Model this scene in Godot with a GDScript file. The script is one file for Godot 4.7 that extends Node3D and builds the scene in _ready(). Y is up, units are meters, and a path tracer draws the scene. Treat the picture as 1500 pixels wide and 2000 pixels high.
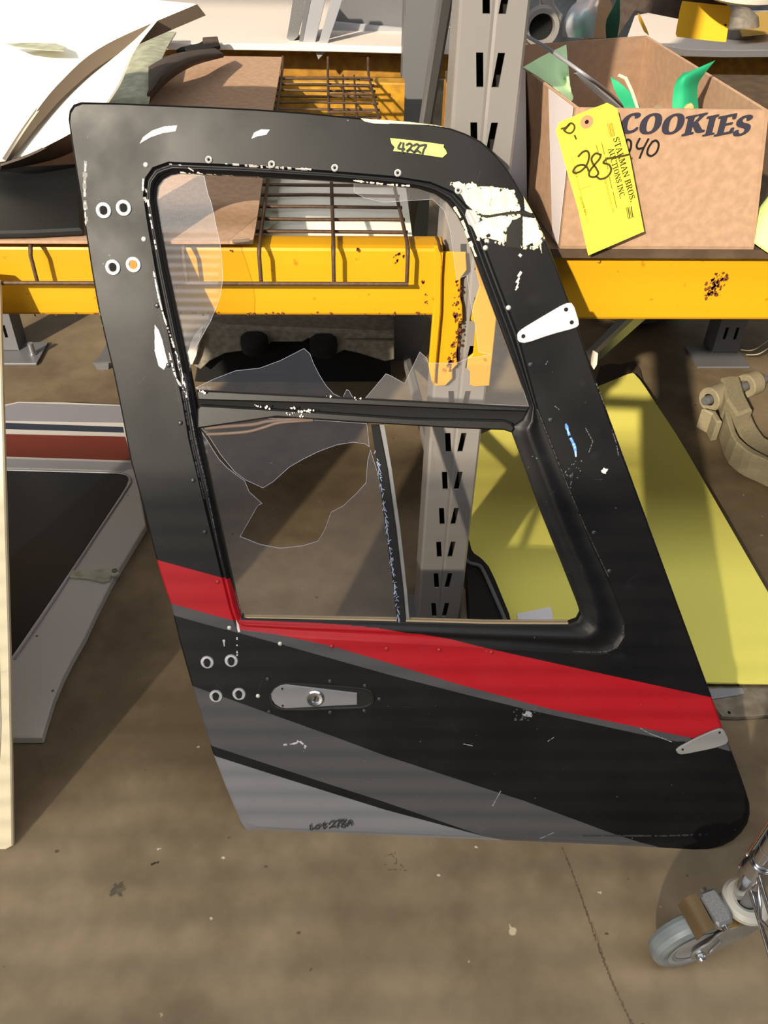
extends Node3D
# Salvage warehouse: a black helicopter door leaning on a pallet rack full of parts. Metres, y up.

var M := {}
var used := {}

# ------------------------------------------------------------------ helpers
func numbered(n: String) -> String:
	if not used.has(n):
		used[n] = 0
		return n
	used[n] += 1
	return "%s_%03d" % [n, used[n]]

func pv(a: Array) -> PackedVector2Array:
	var o := PackedVector2Array()
	for i in range(0, a.size() - 1, 2):
		o.append(Vector2(a[i], a[i + 1]))
	return o

func tag(o: Node3D, label: String, category: String, group := "") -> Node3D:
	o.set_meta("label", label)
	o.set_meta("category", category)
	if group != "":
		o.set_meta("group", group)
	return o

func thing(called: String, label: String, category: String, at := Vector3.ZERO, group := "", basis_of := Basis.IDENTITY) -> Node3D:
	var o := Node3D.new()
	o.name = numbered(called)
	o.transform = Transform3D(basis_of, at)
	add_child(o, true)
	return tag(o, label, category, group)

# a mesh under parent; xf is in the world when world is true, else in the parent's axes
func part(called: String, mesh: Mesh, m: Material, parent: Node3D, xf := Transform3D.IDENTITY, world := true) -> MeshInstance3D:
	var o := MeshInstance3D.new()
	o.mesh = mesh
	o.material_override = m
	if parent == self:
		o.name = numbered(called)
		o.transform = xf
	else:
		o.name = called
		var up := Transform3D.IDENTITY
		var p: Node = parent
		while p != self:
			up = (p as Node3D).transform * up
			p = p.get_parent()
		o.transform = up.affine_inverse() * xf if world else xf
	parent.add_child(o, true)
	return o

func structure(called: String, mesh: Mesh, m: Material, xf := Transform3D.IDENTITY) -> MeshInstance3D:
	var o := part(called, mesh, m, self, xf)
	o.set_meta("kind", "structure")
	return o

func lay(h: float, at := Vector2.ZERO) -> Transform3D:   # local xy -> world x, -z at height h, front up
	return Transform3D(Basis(Vector3.RIGHT, Vector3(0, 0, -1), Vector3.UP), Vector3(at.x, h, -at.y))

func face(z: float) -> Transform3D:
	return Transform3D(Basis.IDENTITY, Vector3(0, 0, z))

func ccw(p: PackedVector2Array) -> PackedVector2Array:
	var q := p.duplicate()
	if Geometry2D.is_polygon_clockwise(q):
		q.reverse()
	# Godot calls a polygon clockwise with y down; make the signed area positive with y up
	var s := 0.0
	for i in q.size():
		s += q[i].cross(q[(i + 1) % q.size()])
	if s < 0:
		q.reverse()
	return q

func inset(p: PackedVector2Array, d: float) -> PackedVector2Array:
	var o := PackedVector2Array()
	var n := p.size()
	for i in n:
		var a := (p[i] - p[(i + n - 1) % n]).normalized()
		var b := (p[(i + 1) % n] - p[i]).normalized()
		var na := Vector2(-a.y, a.x)
		var nb := Vector2(-b.y, b.x)
		var k := maxf(1.0 + na.dot(nb), 0.35)
		o.append(p[i] + (na + nb) / k * d)
	return o

func smooth_closed(p: PackedVector2Array, times := 1, keep := 0.25) -> PackedVector2Array:
	var q := p
	for t in times:
		var o := PackedVector2Array()
		for i in q.size():
			var a := q[i]
			var b := q[(i + 1) % q.size()]
			o.append(a.lerp(b, keep))
			o.append(a.lerp(b, 1.0 - keep))
		q = o
	return q

func smooth_open(p: PackedVector3Array, steps := 6) -> PackedVector3Array:
	var o := PackedVector3Array()
	for i in p.size() - 1:
		var a := p[maxi(i - 1, 0)]
		var d := p[mini(i + 2, p.size() - 1)]
		for k in steps:
			o.append(p[i].cubic_interpolate(p[i + 1], a, d, float(k) / steps))
	o.append(p[-1])
	return o

func tri(st: SurfaceTool, a: Vector3, b: Vector3, c: Vector3, n: Vector3) -> void:
	# wound so that the front looks along n (front faces run clockwise)
	var v := [a, b, c]
	if (b - a).cross(c - a).dot(n) > 0:
		v = [a, c, b]
	for p in v:
		st.set_normal(n)
		st.set_uv(Vector2(p.x, -p.y))
		st.add_vertex(p)

# an outline cut from sheet: front at z = 0, back at z = -t, small bevel
func slab_into(st: SurfaceTool, outline: PackedVector2Array, t: float, bevel := 0.0, z0 := 0.0) -> void:
	var p := ccw(outline)
	var inner := inset(p, bevel) if bevel > 0 else p
	var ids := Geometry2D.triangulate_polygon(inner)
	if ids.is_empty():
		inner = p
		bevel = 0.0
		ids = Geometry2D.triangulate_polygon(p)
	if ids.is_empty():
		print("could not triangulate an outline of ", p.size())
	for i in range(0, ids.size(), 3):
		var a := inner[ids[i]]
		var b := inner[ids[i + 1]]
		var c := inner[ids[i + 2]]
		tri(st, Vector3(a.x, a.y, z0), Vector3(b.x, b.y, z0), Vector3(c.x, c.y, z0), Vector3.BACK)
		tri(st, Vector3(a.x, a.y, z0 - t), Vector3(b.x, b.y, z0 - t), Vector3(c.x, c.y, z0 - t), Vector3.FORWARD)
	var rings := [[inner, z0], [p, z0 - bevel], [p, z0 - t + bevel], [inner, z0 - t]] if bevel > 0 else [[p, z0], [p, z0 - t]]
	for k in rings.size() - 1:
		var qa: PackedVector2Array = rings[k][0]
		var qb: PackedVector2Array = rings[k + 1][0]
		var za: float = rings[k][1]
		var zb: float = rings[k + 1][1]
		for i in p.size():
			var j := (i + 1) % p.size()
			var e := (p[j] - p[i]).normalized()
			var out := Vector3(e.y, -e.x, 0)
			var a := Vector3(qa[i].x, qa[i].y, za)
			var b := Vector3(qa[j].x, qa[j].y, za)
			var c := Vector3(qb[j].x, qb[j].y, zb)
			var d := Vector3(qb[i].x, qb[i].y, zb)
			var n := (c - a).cross(d - b)
			n = n.normalized() if n.length() > 1e-12 else out
			if n.dot(out) < 0:
				n = -n
			tri(st, a, b, c, n)
			tri(st, a, c, d, n)

func begin() -> SurfaceTool:
	var st := SurfaceTool.new()
	st.begin(Mesh.PRIMITIVE_TRIANGLES)
	return st

func slab(outline: PackedVector2Array, t: float, bevel := 0.0) -> ArrayMesh:
	var st := begin()
	slab_into(st, outline, t, bevel)
	return st.commit()

# a flat thing that is one mesh, its origin in its middle
func sheet(called: String, outline: PackedVector2Array, t: float, xf: Transform3D, m: Material, bevel := 0.0, parent: Node3D = self) -> MeshInstance3D:
	var mid := Vector2.ZERO
	for p in outline:
		mid += p / outline.size()
	var q := PackedVector2Array()
	for p in outline:
		q.append(p - mid)
	return part(called, slab(q, t, bevel), m, parent, xf * Transform3D(Basis.IDENTITY, Vector3(mid.x, mid.y, 0)))

func rect(w: float, h: float) -> PackedVector2Array:
	return PackedVector2Array([Vector2(-w / 2, -h / 2), Vector2(w / 2, -h / 2), Vector2(w / 2, h / 2), Vector2(-w / 2, h / 2)])

func box(size: Vector3, bevel := 0.002) -> ArrayMesh:   # centred
	var st := begin()
	slab_into(st, rect(size.x, size.y), size.z, bevel, size.z / 2)
	return st.commit()

func at(x: float, y: float, z: float, b := Basis.IDENTITY) -> Transform3D:
	return Transform3D(b, Vector3(x, y, z))

func aim(a: Vector3, b: Vector3, up := Vector3.UP) -> Transform3D:   # x axis runs from a to b, placed in the middle
	var x := (b - a).normalized()
	var z := x.cross(up).normalized()
	return Transform3D(Basis(x, z.cross(x), z), (a + b) / 2)

func bar(a: Vector3, b: Vector3, w: float, d: float) -> Array:
	return [box(Vector3(a.distance_to(b), w, d), minf(w, d) * 0.2), aim(a, b)]

func tube_into(st: SurfaceTool, path: PackedVector3Array, r: float, sides := 8, caps := true) -> void:
	var n := path.size()
	var up := Vector3.UP if absf((path[1] - path[0]).normalized().y) < 0.9 else Vector3.RIGHT
	var rings := []
	for i in n:
		var t := (path[mini(i + 1, n - 1)] - path[maxi(i - 1, 0)]).normalized()
		var side := t.cross(up).normalized()
		up = side.cross(t).normalized()
		var k := 1.0
		if i > 0 and i < n - 1:
			k = 1.0 / maxf(0.6, (path[i] - path[i - 1]).normalized().dot(t))
		var ring := []
		for s in sides + 1:
			var a := TAU * s / sides
			ring.append([path[i] + (side * cos(a) + up * sin(a)) * r * k, side * cos(a) + up * sin(a)])
		rings.append(ring)
	for i in n - 1:
		for s in sides:
			var q := [rings[i][s], rings[i][s + 1], rings[i + 1][s + 1], rings[i + 1][s]]
			var nn: Vector3 = q[0][1] + q[2][1]
			for ids in [[0, 1, 2], [0, 2, 3]]:
				var o = ids.duplicate()
				if (q[ids[1]][0] - q[ids[0]][0]).cross(q[ids[2]][0] - q[ids[0]][0]).dot(nn) > 0:
					o = [ids[0], ids[2], ids[1]]
				for e in o:
					st.set_normal(q[e][1])
					st.set_uv(Vector2(float(e) * 0.1, i))
					st.add_vertex(q[e][0])
	if caps:
		for e in [0, n - 1]:
			var t := (path[1] - path[0]).normalized() * -1.0 if e == 0 else (path[n - 1] - path[n - 2]).normalized()
			for s in sides:
				tri(st, path[e], rings[e][s][0], rings[e][s + 1][0], t)

func tube(path: PackedVector3Array, r: float, sides := 8) -> ArrayMesh:
	var st := begin()
	tube_into(st, path, r, sides)
	return st.commit()

func lathe_into(st: SurfaceTool, profile: PackedVector2Array, seg := 24, xf := Transform3D.IDENTITY) -> void:   # profile of (radius, height) about y
	for i in profile.size() - 1:
		var a := profile[i]
		var b := profile[i + 1]
		var n2 := Vector2(b.y - a.y, a.x - b.x).normalized()
		for s in seg:
			var c0 := cos(TAU * s / seg)
			var s0 := sin(TAU * s / seg)
			var c1 := cos(TAU * (s + 1) / seg)
			var s1 := sin(TAU * (s + 1) / seg)
			var v := [Vector3(a.x * c0, a.y, a.x * s0), Vector3(a.x * c1, a.y, a.x * s1), Vector3(b.x * c1, b.y, b.x * s1), Vector3(b.x * c0, b.y, b.x * s0)]
			var nn := [Vector3(n2.x * c0, n2.y, n2.x * s0), Vector3(n2.x * c1, n2.y, n2.x * s1)]
			var ns := [nn[0], nn[1], nn[1], nn[0]]
			for ids in [[0, 1, 2], [0, 2, 3]]:
				var cr: Vector3 = (v[ids[1]] - v[ids[0]]).cross(v[ids[2]] - v[ids[0]])
				if cr.length() < 1e-13:
					continue
				var o = ids if cr.dot(nn[0] + nn[1]) < 0 else [ids[0], ids[2], ids[1]]
				for e in o:
					st.set_normal((xf.basis * ns[e]).normalized())
					st.set_uv(Vector2(float(s) / seg, v[e].y))
					st.add_vertex(xf * v[e])

func lathe(profile: Array, seg := 24) -> ArrayMesh:
	var st := begin()
	lathe_into(st, pv(profile), seg)
	return st.commit()

# a curved sheet through rows of points, thickness t, smooth
func loft(rows: Array, t := 0.003) -> ArrayMesh:
	var h := rows.size()
	var w: int = rows[0].size()
	var nor := []
	var sum := Vector3.ZERO
	for i in h:
		var line := []
		for j in w:
			var du: Vector3 = rows[i][mini(j + 1, w - 1)] - rows[i][maxi(j - 1, 0)]
			var dv: Vector3 = rows[mini(i + 1, h - 1)][j] - rows[maxi(i - 1, 0)][j]
			var n := du.cross(dv).normalized()
			line.append(n)
			sum += n
		nor.append(line)
	if sum.y < -0.25 * (h * w) or (absf(sum.y) <= 0.25 * (h * w) and sum.z < 0):   # the front looks up, or towards the aisle
		for line in nor:
			for j in w:
				line[j] = -line[j]
	var st := begin()
	for side in 2:
		for i in h - 1:
			for j in w - 1:
				for ids in [[[i, j], [i, j + 1], [i + 1, j + 1]], [[i, j], [i + 1, j + 1], [i + 1, j]]]:
					var p := []
					for e in ids:
						var n: Vector3 = nor[e[0]][e[1]]
						p.append([rows[e[0]][e[1]] - n * t * side, n if side == 0 else -n])
					if (p[1][0] - p[0][0]).cross(p[2][0] - p[0][0]).dot(p[0][1]) > 0:
						p.reverse()
					for e in p:
						st.set_normal(e[1])
						st.set_uv(Vector2(e[0].x, e[0].z))
						st.add_vertex(e[0])
	var rim := []
	for j in w: rim.append([0, j])
	for i in range(1, h): rim.append([i, w - 1])
	for j in range(w - 2, -1, -1): rim.append([h - 1, j])
	for i in range(h - 2, 0, -1): rim.append([i, 0])
	for k in rim.size():
		var a: Array = rim[k]
		var b: Array = rim[(k + 1) % rim.size()]
		var pa: Vector3 = rows[a[0]][a[1]]
		var pb: Vector3 = rows[b[0]][b[1]]
		var na: Vector3 = nor[a[0]][a[1]]
		var nb: Vector3 = nor[b[0]][b[1]]
		var n := (pb - pa).cross(na).normalized()
		tri(st, pa, pb, pb - nb * t, n)
		tri(st, pa, pb - nb * t, pa - na * t, n)
	return st.commit()

# flat pen strokes lying on z = 0
func ink_into(st: SurfaceTool, line: PackedVector2Array, w: float, z := 0.0004) -> void:
	for i in line.size() - 1:
		var e := (line[i + 1] - line[i]).normalized() * w / 2
		var s := Vector2(-e.y, e.x)
		var q := [line[i] - e * 0.6 + s, line[i + 1] + e * 0.6 + s, line[i + 1] + e * 0.6 - s, line[i] - e * 0.6 - s]
		var zz := z + 0.00004 * (i % 3)
		tri(st, Vector3(q[0].x, q[0].y, zz), Vector3(q[1].x, q[1].y, zz), Vector3(q[2].x, q[2].y, zz), Vector3.BACK)
		tri(st, Vector3(q[0].x, q[0].y, zz), Vector3(q[2].x, q[2].y, zz), Vector3(q[3].x, q[3].y, zz), Vector3.BACK)

func ink(lines: Array, w: float) -> ArrayMesh:
	var st := begin()
	for l in lines:
		ink_into(st, curve2(pv(l)), w)
	return st.commit()

func curve2(p: PackedVector2Array, steps := 4) -> PackedVector2Array:
	if p.size() < 3:
		return p
	var o := PackedVector2Array()
	for i in p.size() - 1:
		for k in steps:
			o.append(p[i].cubic_interpolate(p[i + 1], p[maxi(i - 1, 0)], p[mini(i + 2, p.size() - 1)], float(k) / steps))
	o.append(p[-1])
	return o

func noise_tex(f: float, lo: Color, hi: Color, seed_: int, size := 512, octaves := 5, normal := false, bump := 4.0, spread := Vector2(0.25, 0.75)) -> NoiseTexture2D:
	var n := FastNoiseLite.new()
	n.noise_type = FastNoiseLite.TYPE_SIMPLEX_SMOOTH
	n.frequency = f
	n.seed = seed_
	n.fractal_octaves = octaves
	var t := NoiseTexture2D.new()
	t.width = size
	t.height = size
	t.seamless = true
	t.noise = n
	if normal:
		t.as_normal_map = true
		t.bump_strength = bump
	else:
		var g := Gradient.new()
		g.offsets = PackedFloat32Array([spread.x, spread.y])
		g.colors = PackedColorArray([lo, hi])
		t.color_ramp = g
	return t

func mat(c: Color, rough := 0.6, metal := 0.0, tex: Texture2D = null, scale := 1.0) -> StandardMaterial3D:
	var m := StandardMaterial3D.new()
	m.albedo_color = c
	m.roughness = rough
	m.metallic = metal
	if tex:
		m.albedo_texture = tex
		m.uv1_triplanar = true
		m.uv1_scale = Vector3.ONE * scale
	return m

func glass(c: Color, rough := 0.03) -> StandardMaterial3D:
	var m := mat(c, rough)
	m.transparency = BaseMaterial3D.TRANSPARENCY_ALPHA
	return m

# ------------------------------------------------------------------ painting a texture
var pic: Image
var pic_o := Vector2.ZERO
var pic_k := 1.0

func canvas(x0: float, y0: float, x1: float, y1: float, k: float, c: Color) -> void:
	pic = Image.create(int((x1 - x0) * k), int((y1 - y0) * k), false, Image.FORMAT_RGBA8)
	pic.fill(c)
	pic_o = Vector2(x0, y1)
	pic_k = k

func paint(poly: PackedVector2Array, c: Color) -> void:
	var q := PackedVector2Array()
	var lo := 1e9
	var hi := -1e9
	for p in poly:
		var v := Vector2((p.x - pic_o.x) * pic_k, (pic_o.y - p.y) * pic_k)
		q.append(v)
		lo = minf(lo, v.y)
		hi = maxf(hi, v.y)
	for y in range(maxi(0, int(lo)), mini(pic.get_height() - 1, int(hi)) + 1):
		var xs := []
		var yc := y + 0.5
		for i in q.size():
			var a := q[i]
			var b := q[(i + 1) % q.size()]
			if (a.y <= yc) != (b.y <= yc):
				xs.append(a.x + (yc - a.y) / (b.y - a.y) * (b.x - a.x))
		xs.sort()
		for i in range(0, xs.size() - 1, 2):
			var xa := int(round(xs[i]))
			var xb := maxi(xa + 1, int(round(xs[i + 1])))
			pic.fill_rect(Rect2i(xa, y, xb - xa, 1), c)

func dab(p: Vector2, r: float, c: Color, rng: RandomNumberGenerator, squash := 1.0) -> void:
	var o := PackedVector2Array()
	for i in 10:
		var a := TAU * i / 10
		o.append(p + Vector2(cos(a), sin(a) * squash) * r * rng.randf_range(0.6, 1.25))
	paint(o, c)

func brush(line: PackedVector2Array, w: float, c: Color, rng: RandomNumberGenerator = null, gaps := 0.0) -> void:
	for i in line.size() - 1:
		var n := maxi(1, int(line[i].distance_to(line[i + 1]) / (w * 0.7 + 0.0006)))
		for k in n:
			if rng and rng.randf() < gaps:
				continue
			var p := line[i].lerp(line[i + 1], (k + 0.5) / n)
			var ww := w * (rng.randf_range(0.5, 1.2) if rng else 1.0)
			var e := (line[i + 1] - line[i]) / n * 0.6
			var s := Vector2(-e.y, e.x).normalized() * ww / 2
			paint(PackedVector2Array([p - e + s, p + e + s, p + e - s, p - e - s]), c)

# ------------------------------------------------------------------ the scene
func _ready() -> void:
	# camera
	var cam := Camera3D.new()
	cam.name = "camera"
	cam.transform = Transform3D(Basis(Vector3(0.999052, 0.021017, 0.038124), Vector3(0.008467, 0.765208, -0.643728), Vector3(-0.042702, 0.643440, 0.764305)), Vector3(0, 1.21, 0))
	cam.fov = 62.13
	cam.near = 0.02
	add_child(cam)
	# sky, sun, exposure
	var env := Environment.new()
	env.background_mode = Environment.BG_SKY
	var sky := Sky.new()
	var sm := ProceduralSkyMaterial.new()
	sm.sky_top_color = Color(0.82, 0.83, 0.84)
	sm.sky_horizon_color = Color(0.93, 0.92, 0.90)
	sm.ground_horizon_color = Color(0.70, 0.67, 0.62)
	sm.ground_bottom_color = Color(0.50, 0.47, 0.43)
	sm.sky_energy_multiplier = 2.0
	sm.ground_energy_multiplier = 0.9
	sky.sky_material = sm
	env.sky = sky
	env.tonemap_mode = Environment.TONE_MAPPER_LINEAR
	env.tonemap_exposure = 1.14
	env.sdfgi_enabled = true
	env.ssao_enabled = true
	env.ssil_enabled = true
	var we := WorldEnvironment.new()
	we.environment = env
	we.name = "world_environment"
	add_child(we)
	var sun := DirectionalLight3D.new()
	sun.name = "sun"
	sun.light_color = Color(1.0, 0.945, 0.85)
	sun.light_energy = 1.95
	sun.light_angular_distance = 1.2
	sun.shadow_enabled = true
	var to_sun := Vector3(-0.457, 0.47, 0.755).normalized()
	sun.basis = Basis.looking_at(-to_sun, Vector3.UP)
	add_child(sun)
	materials()
	setting()
	rack()
	helicopter_door()
	shelf_left()
	shelf_right()
	under_rack()
	front_things()

func materials() -> void:
	var grime := noise_tex(0.02, Color(0.84, 0.82, 0.80), Color(1, 1, 1), 3)
	var fine := noise_tex(0.06, Color(0.93, 0.925, 0.92), Color(1, 1, 1), 5)
	var rusty := noise_tex(0.03, Color(0.74, 0.60, 0.42), Color(1, 1, 1), 9, 512, 6, false, 4.0, Vector2(0.04, 0.17))
	M.grime = grime
	M.fine = fine
	M.steel = mat(Color(0.58, 0.56, 0.545), 0.42, 0.3)
	M.steel_dark = mat(Color(0.42, 0.42, 0.43), 0.5, 0.3)
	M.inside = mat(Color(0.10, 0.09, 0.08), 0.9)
	M.yellow = mat(Color(0.82, 0.60, 0.07), 0.42, 0.0, rusty, 2.2)
	M.old_yellow = mat(Color(0.66, 0.47, 0.14), 0.6, 0.0, grime, 3.0)
	M.rust_wire = mat(Color(0.36, 0.27, 0.20), 0.6, 0.3, grime, 9.0)
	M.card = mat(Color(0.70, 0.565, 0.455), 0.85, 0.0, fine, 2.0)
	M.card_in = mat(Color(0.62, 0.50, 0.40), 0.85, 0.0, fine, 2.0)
	M.card_edge = mat(Color(0.66, 0.52, 0.39), 0.9)
	M.white = mat(Color(0.96, 0.94, 0.88), 0.5)
	M.cream = mat(Color(0.84, 0.79, 0.67), 0.6)
	M.taupe = mat(Color(0.40, 0.345, 0.29), 0.8)
	M.board = mat(Color(0.88, 0.83, 0.79), 0.6)
	M.pale_green = mat(Color(0.72, 0.73, 0.64), 0.6, 0.0, grime, 3.0)
	M.dark_brown = mat(Color(0.30, 0.25, 0.22), 0.6, 0.0, grime, 4.0)
	M.black = mat(Color(0.025, 0.025, 0.028), 0.6)
	M.ink = mat(Color(0.05, 0.045, 0.05), 0.6)
	M.print_ink = mat(Color(0.17, 0.16, 0.22), 0.8)
	M.tag_ink = mat(Color(0.27, 0.22, 0.05), 0.7)
	M.tag_line = mat(Color(0.55, 0.45, 0.10), 0.8)
	M.tag_yellow = mat(Color(0.99, 0.96, 0.27), 0.75)
	M.sheet_yellow = mat(Color(0.92, 0.88, 0.43), 0.5)
	M.chrome = mat(Color(0.80, 0.80, 0.82), 0.18, 1.0)
	M.zinc = mat(Color(0.66, 0.67, 0.68), 0.35, 0.8, fine, 8.0)
	M.zinc_gold = mat(Color(0.62, 0.52, 0.32), 0.4, 0.7, fine, 8.0)
	M.alu = mat(Color(0.62, 0.62, 0.64), 0.45, 0.3)
	M.rubber = mat(Color(0.05, 0.05, 0.05), 0.85)
	M.rivet = mat(Color(0.22, 0.22, 0.23), 0.35, 0.5)
	M.rivet_bright = mat(Color(0.75, 0.75, 0.74), 0.4, 0.5)
	M.frame_black = mat(Color(0.07, 0.07, 0.072), 0.38, 0.0, grime, 5.0)
	M.glass = glass(Color(0.70, 0.73, 0.82, 0.035))
	M.glass_hazy = glass(Color(0.80, 0.78, 0.78, 0.10))
	M.glass_edge = glass(Color(0.80, 0.84, 0.95, 0.40), 0.25)
	M.sill_felt = mat(Color(0.60, 0.53, 0.42), 0.95)
	M.felt = mat(Color(0.03, 0.03, 0.035), 0.95)
	M.red = mat(Color(0.56, 0.07, 0.10), 0.4)

func setting() -> void:
	# concrete floor, painted texture over the part in view
	var rng := RandomNumberGenerator.new()
	rng.seed = 11
	var x0 := -1.5
	var y0 := 0.2
	var side := 2.8
	canvas(x0, y0, x0 + side, y0 + side, 640.0, Color(0.52, 0.455, 0.36))
	var n := FastNoiseLite.new()
	n.seed = 4
	n.frequency = 0.006
	n.fractal_octaves = 6
	n.fractal_gain = 0.6
	var big := n.get_seamless_image(pic.get_width() / 2, pic.get_height() / 2)
	n.seed = 8
	n.frequency = 0.05
	n.fractal_octaves = 4
	var small := n.get_seamless_image(pic.get_width() / 2, pic.get_height() / 2)
	var a := Color(0.37, 0.315, 0.235)
	var b := Color(0.53, 0.465, 0.37)
	var half := Image.create(pic.get_width() / 2, pic.get_height() / 2, false, Image.FORMAT_RGBA8)
	for y in half.get_height():
		for x in half.get_width():
			var v := big.get_pixel(x, y).r * 1.5 - 0.25 + (small.get_pixel(x, y).r - 0.5) * 0.35
			half.set_pixel(x, y, a.lerp(b, clampf(v, 0, 1)))
	half.resize(pic.get_width(), pic.get_height(), Image.INTERPOLATE_BILINEAR)
	pic.blit_rect(half, Rect2i(0, 0, half.get_width(), half.get_height()), Vector2i.ZERO)
	for i in 420:   # specks and chips
		var p := Vector2(rng.randf_range(x0, x0 + side), rng.randf_range(y0, y0 + side))
		var c := Color(0.30, 0.25, 0.18) if rng.randf() < 0.75 else Color(0.68, 0.62, 0.52)
		dab(p, rng.randf_range(0.0008, 0.0035), c, rng, rng.randf_range(0.4, 1.0))
	for l in [[0.3199,0.6459,0.3279,0.6018,0.3352,0.5489,0.3389,0.5167], [0.3389,0.5167,0.3443,0.479,0.3522,0.4399,0.3648,0.3965]]:
		brush(curve2(pv(l)), 0.0022, Color(0.31, 0.25, 0.18), rng, 0.08)
	brush(curve2(pv([0.3393,0.5344,0.3435,0.4993,0.3488,0.4624,0.3621,0.3966])), 0.0016, Color(0.40, 0.33, 0.25), rng, 0.2)
	dab(pv([-0.3334,0.5988,-2.5438,7.3704])[0], 0.009, Color(0.36, 0.32, 0.25), rng)
	for k in 16:
		dab(pv([-0.3334,0.5988,-2.5438,7.3704])[0] + Vector2(rng.randf_range(-1, 1), rng.randf_range(-1, 1)) * 0.009, 0.003, Color(0.29, 0.27, 0.22), rng)
	brush(pv([-0.2931,0.636,-0.2838,0.6389]), 0.003, Color(0.07, 0.06, 0.05), rng)
	dab(pv([0.2248,0.5249,-2.5438,7.3704])[0], 0.006, Color(0.72, 0.66, 0.55), rng, 1.3)
	for q in [[-0.25,0.838,-0.1889,0.6427,-0.2865,0.6597,-0.1967,0.554,0.1292,0.6081,0.3607,0.5756,0.1895,0.6494]]:
		for v in pv(q):
			dab(v, 0.003, Color(0.78, 0.74, 0.66), rng, 0.6)
	for l in [[0.0499,0.6394,0.0615,0.6423,0.065,0.6358], [0.0478,0.6251,0.0722,0.6276,0.0793,0.6188], [0.0528,0.6187,0.0868,0.6162], [0.0655,0.647,0.0683,0.6246]]:
		brush(pv(l), 0.0015, Color(0.34, 0.28, 0.21), rng, 0.3)
	var fl := StandardMaterial3D.new()
	fl.albedo_texture = ImageTexture.create_from_image(pic)
	fl.roughness = 0.55
	fl.uv1_scale = Vector3(1.0 / side, 1.0 / side, 1)
	fl.uv1_offset = Vector3(-x0 / side, (y0 + side) / side, 0)
	var fs := slab(PackedVector2Array([Vector2(-6, -3.4), Vector2(6, -3.4), Vector2(6, 5.2), Vector2(-6, 5.2)]), 0.2)
	structure("floor", fs, fl, lay(0))
	# the hall: corrugated walls, roof, a wide open door in the front
	var wall := mat(Color(0.58, 0.60, 0.62), 0.5, 0.3, M.grime, 1.0)
	var roof := mat(Color(0.66, 0.64, 0.60), 0.7)
	# roof slabs with a skylight opening over the aisle between them
	for q in [[-5.4, -0.3], [1.5, 2.8]]:
		structure("ceiling", box(Vector3(12.4, 0.2, q[1] - q[0])), roof, at(0, 4.7, (q[0] + q[1]) / 2))
	structure("wall_back", box(Vector3(12.4, 4.8, 0.2)), wall, at(0, 2.2, -5.3))
	structure("wall_left", box(Vector3(0.2, 4.8, 8.0)), wall, at(-6.1, 2.2, -1.3))
	structure("wall_right", box(Vector3(0.2, 4.8, 8.0)), wall, at(6.1, 2.2, -1.3))
	# front wall of ribbed sheet with a tall door opening from x = -5.2 to -1.3
	var blue := mat(Color(0.50, 0.55, 0.62), 0.45, 0.2, M.grime, 1.0)
	for q in [[-6.2, -5.2, 0.0, 4.6], [-1.3, 6.2, 0.0, 4.6], [-5.2, -1.3, 4.2, 4.6]]:
		var o := PackedVector2Array()
		var x: float = q[0]
		while x < q[1]:
			for v in [[0.0, 0.0], [0.05, 0.0], [0.07, 0.04], [0.12, 0.04], [0.14, 0.0]]:
				o.append(Vector2(minf(x + v[0], q[1]), v[1] - 2.7))
			x += 0.15
		o.append(Vector2(q[1], -2.8))
		o.append(Vector2(q[0], -2.8))
		structure("wall_front", slab(o, q[3] - q[2]), blue, lay(q[3]))

	# added slatted screen, unseen behind the camera, to break up the low sun
	var added_screen := thing("added_slat_screen", "added slatted steel screen out of view that breaks up the low sun", "added_screen", Vector3(-2.0, 0, 1.5))
	for k in 48:
		part("slat", slat_mesh(), M.steel_dark, added_screen, at(-2.0, 0.10 + k * 0.04, 1.5))
	for x in [-3.45, -2.0, -0.55]:
		part("post", box(Vector3(0.03, 2.02, 0.03)), M.steel_dark, added_screen, at(x, 1.01, 1.475))

var slat_shape: ArrayMesh
func slat_mesh() -> ArrayMesh:
	if slat_shape == null:
		slat_shape = box(Vector3(2.9, 0.021, 0.012))
	return slat_shape

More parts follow.
